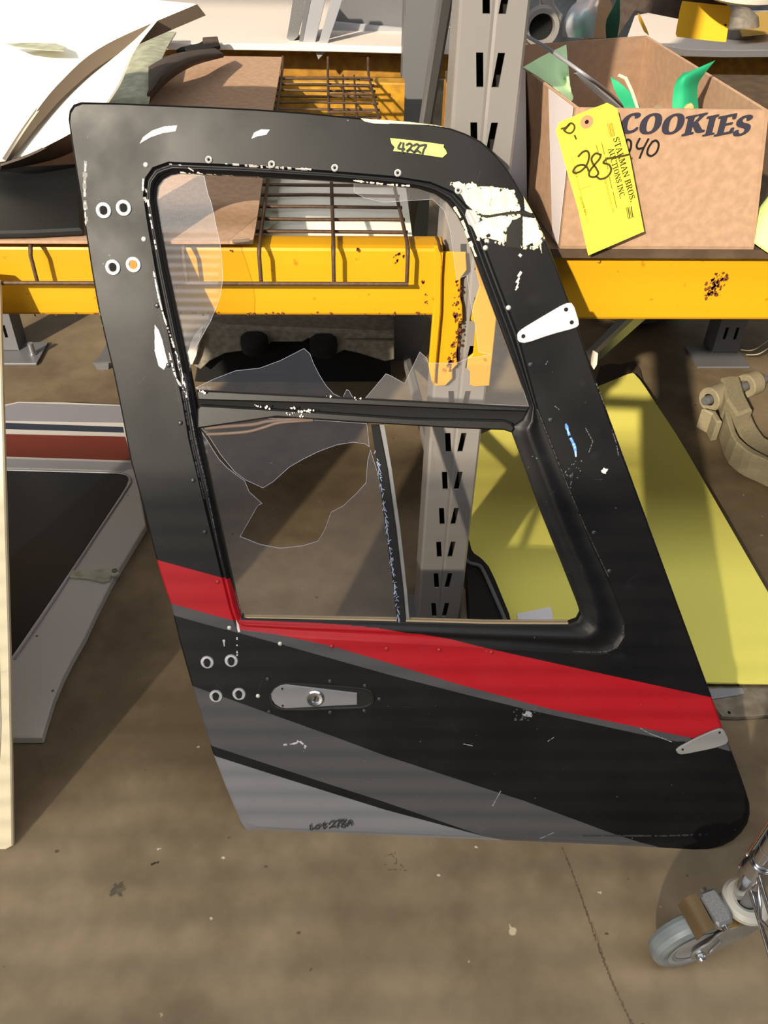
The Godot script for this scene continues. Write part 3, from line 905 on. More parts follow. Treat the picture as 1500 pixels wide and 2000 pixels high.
	for i in panes.size():
		var o := pv(panes[i])
		var z := -0.0105 - 0.0006 * (i % 2)
		var gp := part("pane_shard", sheet_mesh(o), M.glass_hazy if i < 2 else M.glass, door, at(0, 0, z), false)
		var rim := begin()
		var q := ccw(o)
		for k in q.size():
			var a := q[k]
			var b := q[(k + 1) % q.size()]
			var e := (b - a).normalized()
			var nn := Vector2(-e.y, e.x) * 0.0003
			var n3 := Vector3(e.y, -e.x, 0)
			tri(rim, Vector3(a.x, a.y, 0.0003), Vector3(b.x, b.y, 0.0003), Vector3(b.x, b.y, -0.002), n3)
			tri(rim, Vector3(a.x, a.y, 0.0003), Vector3(b.x, b.y, -0.002), Vector3(a.x, a.y, -0.002), n3)
			tri(rim, Vector3(a.x, a.y, 0.0003), Vector3(b.x, b.y, 0.0003), Vector3(b.x + nn.x, b.y + nn.y, 0.0003), Vector3.BACK)
			tri(rim, Vector3(a.x, a.y, 0.0003), Vector3(b.x + nn.x, b.y + nn.y, 0.0003), Vector3(a.x + nn.x, a.y + nn.y, 0.0003), Vector3.BACK)
		part("broken_edge", rim.commit(), M.glass_edge, gp, Transform3D.IDENTITY, false)
	# rivets round the window and the handle
	var rv := lathe([0, 0.0016, 0.0016, 0.0014, 0.0028, 0.0007, 0.0033, 0, 0.0033, -0.001], 10)
	var turn := Basis(Vector3.RIGHT, Vector3.BACK, Vector3.UP * -1.0)
	for p in pv([0.3733,0.7207,0.4049,0.6507,-0.102,0.7775,-0.0906,0.7034,-0.0635,0.5514,-0.0497,0.4793,0.0351,0.2614,0.1247,0.2622,0.1748,0.2572,0.196,0.2369,0.1751,0.2169,0.1255,0.2121,0.037,0.2088,0.4392,0.5767,0.4768,0.5,0.5033,0.446,-0.078,0.6285]):
		part("rivet", rv, M.rivet, door, Transform3D(turn, Vector3(p.x, p.y, 0.0008)), false)
	for p in pv([-0.0338,0.4076,0.1261,0.3168,0.2036,0.3163,0.278,0.318,0.3516,0.3174]):
		part("rivet", rv, M.red, door, Transform3D(turn, Vector3(p.x, p.y, 0.0006)), false)
	for p in pv([-0.0187,0.3388,0.0528,0.3176,0.0208,0.2337,0.3066,0.8607,0.3401,0.7902,-0.1151,0.8571,-0.1086,0.9428]):
		part("rivet", rv, M.rivet_bright, door, Transform3D(turn, Vector3(p.x, p.y, 0.0006)), false)
	var ring := lathe([0.0017, 0.0004, 0.0030, 0.0016, 0.0042, 0.0010, 0.0046, -0.0008], 14)
	for p in pv([-0.032,0.9509,0.0439,0.9481,0.1199,0.9464,0.1958,0.943,0.2695,0.9257]):
		var r := part("screw_hole", ring, M.rivet_bright, door, Transform3D(turn, Vector3(p.x, p.y, 0.0006)), false)
		part("hole", lathe([0, 0.0003, 0.0018, 0.0003], 10), M.felt, r, Transform3D.IDENTITY, false)
	# rings for the hinge bolts
	var big := lathe([0.0045, 0.0002, 0.0060, 0.0016, 0.0090, 0.0013, 0.0098, -0.0006], 20)
	var slot_shape := PackedVector2Array()
	for i in 16:
		var a := TAU * i / 16
		slot_shape.append(Vector2(cos(a) * 0.0042, sin(a) * 0.0042 + signf(sin(a)) * 0.0026))
	var low := 0
	for p in pv([-0.1628,0.8891,-0.138,0.8928,-0.1553,0.8223,-0.1294,0.8263,-0.0512,0.2842,-0.0167,0.2881,-0.04,0.2309,-0.0065,0.2358]):
		var r := part("bolt_ring", big, M.rivet_bright if low < 4 else M.alu, door, Transform3D(turn, Vector3(p.x, p.y, 0.0008)), false)
		part("slot", slab(slot_shape, 0.0006), M.felt if low != 3 else mat(Color(0.62, 0.45, 0.16), 0.8), r, Transform3D(turn.inverse(), Vector3(0, 0.0008 if low < 4 else 0.0016, 0)), false)
		low += 1
	# flush handle in its recess
	var hd := part("handle_recess", recess(smooth_closed(pv([0.0512,0.2548,0.0623,0.2586,0.1653,0.2551,0.1815,0.2518,0.1899,0.2423,0.1888,0.2291,0.178,0.2212,0.1625,0.2188,0.0623,0.2108,0.046,0.2142,0.0364,0.227,0.0372,0.2419]), 1)), M.frame_black, door, at(0, 0, 0.0012), false)
	part("handle_plate", slab(pv([0.0535,0.2533,0.0623,0.2553,0.0918,0.2526,0.1286,0.2493,0.164,0.2461,0.1645,0.2272,0.129,0.2239,0.092,0.2197,0.0623,0.2166,0.0534,0.2179,0.046,0.2225,0.0408,0.2305,0.0401,0.2387,0.0446,0.2471]), 0.004, 0.001), mat(Color(0.44, 0.44, 0.455), 0.42, 0.2), hd, at(0, 0, 0.0022), false)
	var lk := pv([0.1037,0.2359,0.0564,0.2485,0.0571,0.2214,0.1702,0.2365])
	part("lock", lathe([0, 0.0022, 0.006, 0.0022, 0.0064, 0.0034, 0.0105, 0.0040, 0.0125, 0.0024, 0.0125, -0.001], 24), M.chrome, hd, Transform3D(turn, Vector3(lk[0].x, lk[0].y, 0.0022)), false)
	part("keyhole", slab(PackedVector2Array([Vector2(-0.0012, -0.0036), Vector2(0.0012, -0.0036), Vector2(0.0012, 0.0036), Vector2(-0.0012, 0.0036)]), 0.0005), M.felt, hd, at(lk[0].x, lk[0].y, 0.0048, Basis(Vector3.BACK, -0.25)), false)
	for k in [1, 2]:
		part("pin_hole", lathe([0, 0.0003, 0.0016, 0.0003, 0.0016, 0], 10), M.felt, hd, Transform3D(turn, Vector3(lk[k].x, lk[k].y, 0.0022)), false)
	# hinge plates on the right edge
	var h1 := part("hinge_plate", slab(smooth_closed(pv([0.4097,0.7982,0.4192,0.7991,0.43,0.7738,0.426,0.7687,0.3953,0.7594,0.3647,0.7475,0.3548,0.749,0.3528,0.7591,0.3593,0.7657,0.3837,0.7817]), 1, 0.2), 0.004, 0.0008), mat(Color(0.76, 0.74, 0.75), 0.5, 0.1), door, at(0, 0, 0.005), false)
	h1.set_meta("label", "bare white hinge plate with three small holes")
	for p in pv([0.4111,0.7907,0.4196,0.7754,0.3607,0.7562]):
		part("screw_hole", lathe([0, 0.0003, 0.0026, 0.0003, 0.0026, 0], 12), M.felt, h1, Transform3D(turn, Vector3(p.x, p.y, 0.0003)), false)
	var h2 := part("hinge_plate", slab(smooth_closed(pv([0.6528,0.1968,0.6827,0.2141,0.6908,0.2136,0.7006,0.1974,0.6987,0.1898,0.68,0.1813,0.6372,0.1691,0.6303,0.1713,0.6272,0.1779]), 1, 0.2), 0.004, 0.0008), mat(Color(0.50, 0.50, 0.50), 0.45, 0.2), door, at(0, 0, 0.005), false)
	h2.set_meta("label", "dull grey hinge plate at the end of the red stripe")
	for p in pv([0.6857,0.2084,0.6368,0.1784]):
		part("screw_hole", lathe([0, 0.0003, 0.0018, 0.0003, 0.0018, 0], 12), M.felt, h2, Transform3D(turn, Vector3(p.x, p.y, 0.0003)), false)
	# masking tape with the number
	var tp := part("masking_tape", slab(pv([0.1852,0.9813,0.2085,0.9798,0.2329,0.9777,0.2495,0.976,0.249,0.9731,0.2516,0.9704,0.2537,0.9665,0.2484,0.9618,0.2275,0.964,0.206,0.9662,0.1894,0.9673,0.1911,0.9714,0.1873,0.9752]), 0.0006), mat(Color(0.80, 0.86, 0.42), 0.8), door, at(0, 0, 0.0018), false)
	tp.set_meta("label", "yellow-green tape strip reading 4227")
	part("handwriting", ink([[0.1982,0.9767,0.1954,0.9704,0.2028,0.9695], [0.2013,0.9762,0.2005,0.966], [0.205,0.9741,0.2086,0.9759,0.2112,0.9737,0.2089,0.9702,0.2059,0.9673,0.2095,0.9691,0.2133,0.9669], [0.2136,0.9737,0.2172,0.9755,0.2197,0.9734,0.2174,0.9699,0.2145,0.9664,0.2181,0.9682,0.2219,0.9661], [0.2215,0.974,0.2282,0.9748,0.226,0.9702,0.2244,0.965]], 0.0026), M.ink, tp, at(0, 0, 0.0002), false)
	# lot number in marker on the grey foot
	part("handwriting", ink([[0.0982,0.0205,0.099,0.0123,0.1044,0.0144], [0.109,0.0201,0.1059,0.0172,0.1075,0.0137,0.1122,0.0157,0.1121,0.0203,0.109,0.0201], [0.1183,0.0251,0.1192,0.0152,0.1223,0.0172], [0.1152,0.0204,0.123,0.0226], [0.1268,0.0228,0.1306,0.0285,0.1345,0.0259,0.1315,0.0204,0.1277,0.0165,0.1315,0.0185,0.1377,0.0189], [0.136,0.0278,0.143,0.0309,0.1407,0.0245,0.1401,0.0172], [0.1515,0.0304,0.146,0.0311,0.1454,0.0265,0.1516,0.0232,0.1502,0.0186,0.1455,0.0202,0.1477,0.0257,0.1522,0.0305], [0.1548,0.0206,0.1569,0.0307,0.1617,0.0228], [0.1555,0.0243,0.1608,0.0282]], 0.0021), M.ink, door, at(0, 0, 0.0012), false)

func sheet_mesh(o: PackedVector2Array) -> ArrayMesh:   # one face: a pane seen through
	var st := begin()
	var q := ccw(o)
	var ids := Geometry2D.triangulate_polygon(q)
	if ids.is_empty():
		print("pane failed ", q.size())
	for i in range(0, ids.size(), 3):
		var a := q[ids[i]]
		var b := q[ids[i + 1]]
		var c := q[ids[i + 2]]
		tri(st, Vector3(a.x, a.y, 0), Vector3(b.x, b.y, 0), Vector3(c.x, c.y, 0), Vector3.BACK)
	return st.commit()

func recess(o: PackedVector2Array) -> ArrayMesh:   # a raised lip round a sunk floor
	var st := begin()
	var p := ccw(o)
	var rings := [[p, -0.0006], [inset(p, 0.0012), 0.0009], [inset(p, 0.0028), 0.0009], [inset(p, 0.0040), -0.0004], [inset(p, 0.0050), -0.0004]]
	for k in rings.size() - 1:
		for i in p.size():
			var j := (i + 1) % p.size()
			var a := Vector3(rings[k][0][i].x, rings[k][0][i].y, rings[k][1])
			var b := Vector3(rings[k][0][j].x, rings[k][0][j].y, rings[k][1])
			var c := Vector3(rings[k + 1][0][j].x, rings[k + 1][0][j].y, rings[k + 1][1])
			var d := Vector3(rings[k + 1][0][i].x, rings[k + 1][0][i].y, rings[k + 1][1])
			var n := (b - a).cross(d - a).normalized()
			if n.z < 0:
				n = -n
			tri(st, a, b, c, n)
			tri(st, a, c, d, n)
	var f: PackedVector2Array = rings[-1][0]
	var ids := Geometry2D.triangulate_polygon(f)
	for i in range(0, ids.size(), 3):
		tri(st, Vector3(f[ids[i]].x, f[ids[i]].y, -0.0004), Vector3(f[ids[i + 1]].x, f[ids[i + 1]].y, -0.0004), Vector3(f[ids[i + 2]].x, f[ids[i + 2]].y, -0.0004), Vector3.BACK)
	return st.commit()

func door_paint(a0: float, b0: float, tw: float, th: float) -> ImageTexture:
	var rng := RandomNumberGenerator.new()
	rng.seed = 5
	canvas(a0, b0, a0 + tw, b0 + th, 1900.0, Color(0.062, 0.062, 0.069))
	var grey := Color(0.255, 0.255, 0.268)
	var red := Color(0.58, 0.075, 0.115)
	var light := Color(0.40, 0.405, 0.425)
	# stripes
	paint(pv([-0.1285,0.439,-0.0174,0.4113,-0.0026,0.3489,0.1054,0.349,0.1954,0.3466,0.293,0.3337,0.3805,0.3163,0.5276,0.2878,0.6687,0.2611,0.7135,0.2526,0.7223,0.1951,0.6486,0.1949,0.5732,0.2081,0.4421,0.2318,0.3115,0.2642,0.2006,0.2963,0.1261,0.3168,0.0449,0.3322,-0.0064,0.3362,-0.0084,0.3487,-0.1021,0.3726,-0.1242,0.3778]), red)
	paint(pv([-0.1241,0.3793,-0.1021,0.3726,-0.0084,0.3487,-0.0064,0.3362,0.0449,0.3322,0.1261,0.3168,0.2006,0.2963,0.3115,0.2642,0.4421,0.2318,0.5732,0.2081,0.6486,0.1949,0.6479,0.189,0.6274,0.188,0.5745,0.1973,0.4092,0.2294,0.3122,0.2512,0.2086,0.2757,0.0528,0.3168,0.0021,0.3295,-0.0533,0.3428,-0.0992,0.3549,-0.1177,0.3611]), grey)
	paint(pv([-0.0927,0.2523,-0.0752,0.2457,0.034,0.207,0.1283,0.1736,0.2057,0.1449,0.4177,0.0769,0.5485,0.028,0.6285,0.0021,0.6373,-0.0067,0.4369,-0.017,0.3969,-0.0016,0.2083,0.0647,-0.0525,0.1497,-0.0734,0.1564]), grey)
	paint(pv([0.6802,0.1906,0.7041,0.1883,0.709,0.1751,0.6645,0.1864]), grey)
	paint(pv([-0.0626,0.138,-0.0476,0.1327,0.2088,0.0513,0.4006,0.0004,0.4368,-0.0152,-0.0636,-0.0411,-0.0749,0.1097]), light)
	# smudges of dust and polish
	for i in 260:
		var p := Vector2(rng.randf_range(a0, a0 + tw), rng.randf_range(0, th))
		smudge(p, rng.randf_range(0.004, 0.03), 0.03 + rng.randf() * 0.05, rng)
	# wear down to pale primer in chips; cream patches at upper right
	var pale := Color(0.87, 0.84, 0.82)
	var cream_tone := Color(0.93, 0.90, 0.72)
	for q in [[-0.1149,0.9666,-0.1108,0.9735,-0.0994,0.9812,-0.0845,0.9862,-0.0691,0.9878,-0.0712,0.9815,-0.0866,0.9788,-0.1016,0.9738], [0.0195,0.9758,0.0227,0.9826,0.0307,0.9862,0.0417,0.9866,0.0374,0.9808,0.0269,0.9788], [-0.1063,0.7539,-0.1013,0.747,-0.0973,0.735,-0.094,0.7183,-0.0911,0.7067,-0.0968,0.6973,-0.1033,0.7017,-0.1077,0.7211]]:
		paint(pv(q), pale)
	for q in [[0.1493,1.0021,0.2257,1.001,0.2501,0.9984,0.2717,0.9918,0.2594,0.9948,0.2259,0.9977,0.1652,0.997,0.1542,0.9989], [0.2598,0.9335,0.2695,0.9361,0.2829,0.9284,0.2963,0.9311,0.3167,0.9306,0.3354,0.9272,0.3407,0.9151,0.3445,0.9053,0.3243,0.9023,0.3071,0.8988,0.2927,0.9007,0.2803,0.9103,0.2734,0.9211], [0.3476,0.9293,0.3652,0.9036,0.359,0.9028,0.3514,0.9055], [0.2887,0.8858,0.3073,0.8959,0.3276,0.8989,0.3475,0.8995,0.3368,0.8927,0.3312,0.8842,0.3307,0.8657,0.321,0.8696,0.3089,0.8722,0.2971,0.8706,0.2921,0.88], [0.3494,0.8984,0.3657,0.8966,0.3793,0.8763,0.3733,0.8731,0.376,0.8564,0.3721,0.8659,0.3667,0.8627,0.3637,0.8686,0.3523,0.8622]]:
		paint(pv(q), cream_tone)
	var cream_edge := pv([0.2598,0.9335,0.2828,0.9296,0.3354,0.9272,0.3445,0.9053,0.2927,0.9007,0.3475,0.8995,0.3312,0.8842,0.3307,0.8657,0.2971,0.8706,0.3657,0.8966,0.3793,0.8763,0.3667,0.8627,0.3523,0.8622])
	for i in 260:   # ragged rims and grey flecks in the cream corner
		var e := rng.randi() % cream_edge.size()
		var p := cream_edge[e].lerp(cream_edge[(e + 1) % cream_edge.size()], rng.randf())
		dab(p, rng.randf_range(0.0006, 0.003), [cream_tone, Color(0.10, 0.10, 0.10), Color(0.70, 0.68, 0.58)][rng.randi() % 3], rng)
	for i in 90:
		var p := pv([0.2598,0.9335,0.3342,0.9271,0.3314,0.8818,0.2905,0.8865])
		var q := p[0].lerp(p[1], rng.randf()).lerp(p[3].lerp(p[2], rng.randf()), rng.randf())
		dab(q, rng.randf_range(0.001, 0.005), cream_tone.lerp(Color(0.78, 0.74, 0.60), rng.randf() * 0.7), rng)
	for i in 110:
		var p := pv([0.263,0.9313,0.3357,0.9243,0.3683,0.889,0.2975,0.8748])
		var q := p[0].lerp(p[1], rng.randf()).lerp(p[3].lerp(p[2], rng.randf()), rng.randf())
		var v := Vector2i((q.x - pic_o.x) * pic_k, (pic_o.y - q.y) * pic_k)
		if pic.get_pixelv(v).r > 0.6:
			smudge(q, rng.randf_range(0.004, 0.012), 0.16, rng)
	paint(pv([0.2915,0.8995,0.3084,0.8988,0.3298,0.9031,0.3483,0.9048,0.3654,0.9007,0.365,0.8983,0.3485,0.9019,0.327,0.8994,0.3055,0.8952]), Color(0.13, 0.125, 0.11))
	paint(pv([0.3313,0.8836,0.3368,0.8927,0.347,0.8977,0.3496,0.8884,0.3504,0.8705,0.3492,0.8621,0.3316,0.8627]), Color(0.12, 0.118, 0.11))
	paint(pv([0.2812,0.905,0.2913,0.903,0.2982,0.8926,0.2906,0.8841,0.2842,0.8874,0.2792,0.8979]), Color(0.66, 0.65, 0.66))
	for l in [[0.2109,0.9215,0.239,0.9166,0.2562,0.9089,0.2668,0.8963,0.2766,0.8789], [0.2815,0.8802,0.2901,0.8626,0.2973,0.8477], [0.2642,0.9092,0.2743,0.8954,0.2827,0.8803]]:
		brush(curve2(pv(l)), 0.0035, cream_tone, rng, 0.25)
	for l in [[-0.0123,0.9469,0.0371,0.945,0.0915,0.9438], [-0.0806,0.9448,-0.0669,0.9441], [-0.0608,0.9431,-0.0522,0.9382,-0.0448,0.9361], [-0.0716,0.9359,-0.0499,0.9348,0.0122,0.9333,0.0619,0.9319], [0.1424,0.9333,0.1858,0.93,0.2105,0.9296], [-0.1123,0.9294,-0.1137,0.9136,-0.1112,0.9002], [-0.111,0.9178,-0.1092,0.9032,-0.1065,0.8796,-0.0999,0.8407], [-0.1047,0.8191,-0.0986,0.782,-0.0884,0.7443,-0.0797,0.7123], [-0.0894,0.7185,-0.0807,0.686,-0.0674,0.6633]]:
		brush(curve2(pv(l)), 0.0022, pale, rng, 0.35)
	brush(pv([-0.1818,0.9446,-0.1848,0.9184,-0.1858,0.8949,-0.1848,0.8711]), 0.005, Color(0.42, 0.41, 0.40), rng, 0.3)
	brush(pv([-0.182,0.9417,-0.185,0.9155,-0.1867,0.871]), 0.0022, Color(0.66, 0.64, 0.62), rng, 0.5)
	for q in [[-0.0802,0.7175,-0.0764,0.7111,-0.0736,0.6968,-0.0696,0.6798,-0.066,0.666,-0.0702,0.6612,-0.0754,0.6856,-0.0794,0.7025]]:
		paint(pv(q), Color(0.78, 0.77, 0.77))
	for i in 30:
		var p := pv([-0.0802,0.7175,-0.0661,0.6633])
		dab(p[0].lerp(p[1], rng.randf()) + Vector2(rng.randf_range(-1, 1), 0) * 0.004, 0.0016, Color(0.14, 0.14, 0.15), rng, 2.0)
	for l in [[-0.0704,0.693,-0.0596,0.6128,-0.0447,0.5365,-0.0295,0.4424], [-0.0761,0.6829,-0.0653,0.6057,-0.0498,0.5256]]:
		brush(curve2(pv(l)), 0.0012, Color(0.30, 0.30, 0.32), rng, 0.2)
	for l in [[0.3493,0.8282,0.3527,0.8338], [0.348,0.8208,0.3507,0.8264], [0.3478,0.8146,0.3505,0.8209], [0.3474,0.8121,0.3503,0.8159], [0.3485,0.8543,0.3539,0.8502]]:
		brush(pv(l), 0.003, Color(0.72, 0.71, 0.70), rng, 0.1)
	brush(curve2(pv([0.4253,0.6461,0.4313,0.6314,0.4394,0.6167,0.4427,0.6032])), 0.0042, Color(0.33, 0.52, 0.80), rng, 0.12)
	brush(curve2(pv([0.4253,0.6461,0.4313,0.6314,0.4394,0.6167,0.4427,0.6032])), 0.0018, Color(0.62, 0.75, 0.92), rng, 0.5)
	for i in 18:
		dab(pv([0.4416,0.5803,-0.2695,1.1147])[0] + Vector2(rng.randf_range(-1, 1) * 0.012, rng.randf_range(-1, 1) * 0.02), 0.0009, Color(0.36, 0.36, 0.37), rng)
	for l in [[0.4485,0.6456,0.4626,0.6245,0.4588,0.6093], [0.4856,0.6402,0.4935,0.6229,0.4979,0.6067], [0.4065,0.6708,0.415,0.6644], [0.395,0.7261,0.3928,0.7214], [0.3735,0.7182,0.3757,0.7234]]:
		brush(pv(l), 0.0012, Color(0.36, 0.36, 0.37), rng, 0.3)
	dab(pv([0.4821,0.586,-0.2695,1.1147])[0], 0.005, Color(0.72, 0.72, 0.72), rng, 0.8)
	# scuffs on the lower half, and a highlight painted along the foot
	for l in [[0.0548,0.1548,0.0714,0.1573,0.0834,0.1613,0.0895,0.1505], [0.0774,0.1627,0.0849,0.1588,0.091,0.1531]]:
		brush(curve2(pv(l)), 0.003, Color(0.62, 0.62, 0.66), rng, 0.2)
	dab(pv([0.4099,0.2212,-0.2695,1.1147])[0], 0.007, Color(0.55, 0.55, 0.57), rng, 0.7)
	for i in 24:
		dab(pv([0.4099,0.2212,-0.2695,1.1147])[0] + Vector2(rng.randf_range(-1, 0.6) * 0.02, rng.randf_range(-1, 1) * 0.01), 0.0014, Color(0.30, 0.30, 0.32), rng)
	for l in [[0.3208,0.1692,0.3359,0.1665], [0.4416,0.1783,0.4513,0.1864], [0.4462,0.0109,0.466,0.0229], [0.5733,0.2073,0.5891,0.1988,0.6216,0.1869], [0.3808,0.0927,0.3705,0.0656]]:
		brush(pv(l), 0.0013, Color(0.52, 0.52, 0.54), rng, 0.15)
	brush(pv([0.5071,0.0195,0.5721,0.0228,0.6331,0.026,0.695,0.0327]), 0.0035, Color(0.20, 0.20, 0.215), rng, 0.25)  # painted highlight on the rolled foot
	for l in [[0.5316,0.3676,0.5322,0.3497,0.5248,0.333,0.5057,0.3242,0.4663,0.3233], [0.3873,0.6634,0.4534,0.5278,0.5045,0.4349]]:
		brush(curve2(pv(l)), 0.0011, Color(0.27, 0.27, 0.27), rng, 0.3)
	brush(pv([-0.008,0.3283,-0.0087,0.2885]), 0.0018, Color(0.75, 0.75, 0.76), rng, 0.65)
	brush(pv([-0.0271,0.3196,-0.0265,0.3101]), 0.003, Color(0.62, 0.62, 0.63), rng)
	brush(pv([-0.0091,0.3486,-0.005,0.3332]), 0.003, Color(0.80, 0.76, 0.76), rng)
	brush(pv([-0.1055,0.8005,-0.0727,0.626]), 0.0012, Color(0.16, 0.16, 0.17), rng, 0.3)
	for i in 130:
		dab(Vector2(rng.randf_range(a0, a0 + tw), rng.randf_range(0, th)), rng.randf_range(0.0003, 0.0010), Color(0.40, 0.40, 0.41), rng)
	for i in 60:
		var p := Vector2(rng.randf_range(a0, a0 + tw), rng.randf_range(0, th))
		brush(PackedVector2Array([p, p + Vector2.from_angle(rng.randf() * TAU) * rng.randf_range(0.004, 0.02)]), 0.0006, Color(0.20, 0.20, 0.21), rng, 0.4)
	# chipped edge
	for l in [[-0.1914,0.8679,-0.1848,0.8226,-0.1772,0.7698,-0.1664,0.6994], [0.3258,0.9573,0.3471,0.9281,0.3675,0.8978,0.3974,0.842], [0.4553,0.7088,0.5001,0.617,0.5438,0.5257,0.6178,0.3698]]:
		brush(pv(l), 0.0016, Color(0.50, 0.49, 0.47), rng, 0.6)
	return ImageTexture.create_from_image(pic)

var soft := {}
func smudge(p: Vector2, r: float, strength: float, rng: RandomNumberGenerator) -> void:
	var s := int(r * pic_k)
	s = maxi(8, s - s % 8)
	var key := s * 100 + int(strength * 100)
	if not soft.has(key):
		var im := Image.create(32, 32, false, Image.FORMAT_RGBA8)
		for y in 32:
			for x in 32:
				var d := Vector2(x - 15.5, y - 15.5).length() / 15.5
				im.set_pixel(x, y, Color(0.55, 0.55, 0.57, strength * clampf(1.0 - d, 0, 1)))
		im.resize(s, maxi(4, int(s * 0.8)), Image.INTERPOLATE_BILINEAR)
		soft[key] = im
	var v := Vector2((p.x - pic_o.x) * pic_k, (pic_o.y - p.y) * pic_k)
	pic.blend_rect(soft[key], Rect2i(0, 0, soft[key].get_width(), soft[key].get_height()), Vector2i(v) - Vector2i(s / 2, s / 2))
func v3(px: Array) -> PackedVector3Array:
	var o := PackedVector3Array()
	for p in px:
		o.append(p)
	return o

func resampled(p: PackedVector3Array, n: int) -> PackedVector3Array:
	var s := smooth_open(p, 8)
	var len := [0.0]
	for i in s.size() - 1:
		len.append(len[-1] + s[i].distance_to(s[i + 1]))
	var o := PackedVector3Array()
	var k := 0
	for i in n:
		var d: float = len[-1] * i / (n - 1)
		while k < s.size() - 2 and len[k + 1] < d:
			k += 1
		o.append(s[k].lerp(s[k + 1], clampf((d - len[k]) / maxf(len[k + 1] - len[k], 1e-6), 0, 1)))
	return o

# a sheet between curves, each a list of points
func curved(curves: Array, n: int, t: float, sub := 3) -> ArrayMesh:
	var rows := []
	var cs := []
	for c in curves:
		cs.append(resampled(v3(c), n))
	for i in cs.size() - 1:
		for k in sub:
			var line := PackedVector3Array()
			for j in n:
				line.append(cs[i][j].cubic_interpolate(cs[i + 1][j], cs[maxi(i - 1, 0)][j], cs[mini(i + 2, cs.size() - 1)][j], float(k) / sub))
			rows.append(line)
	rows.append(cs[-1])
	return loft(rows, t)

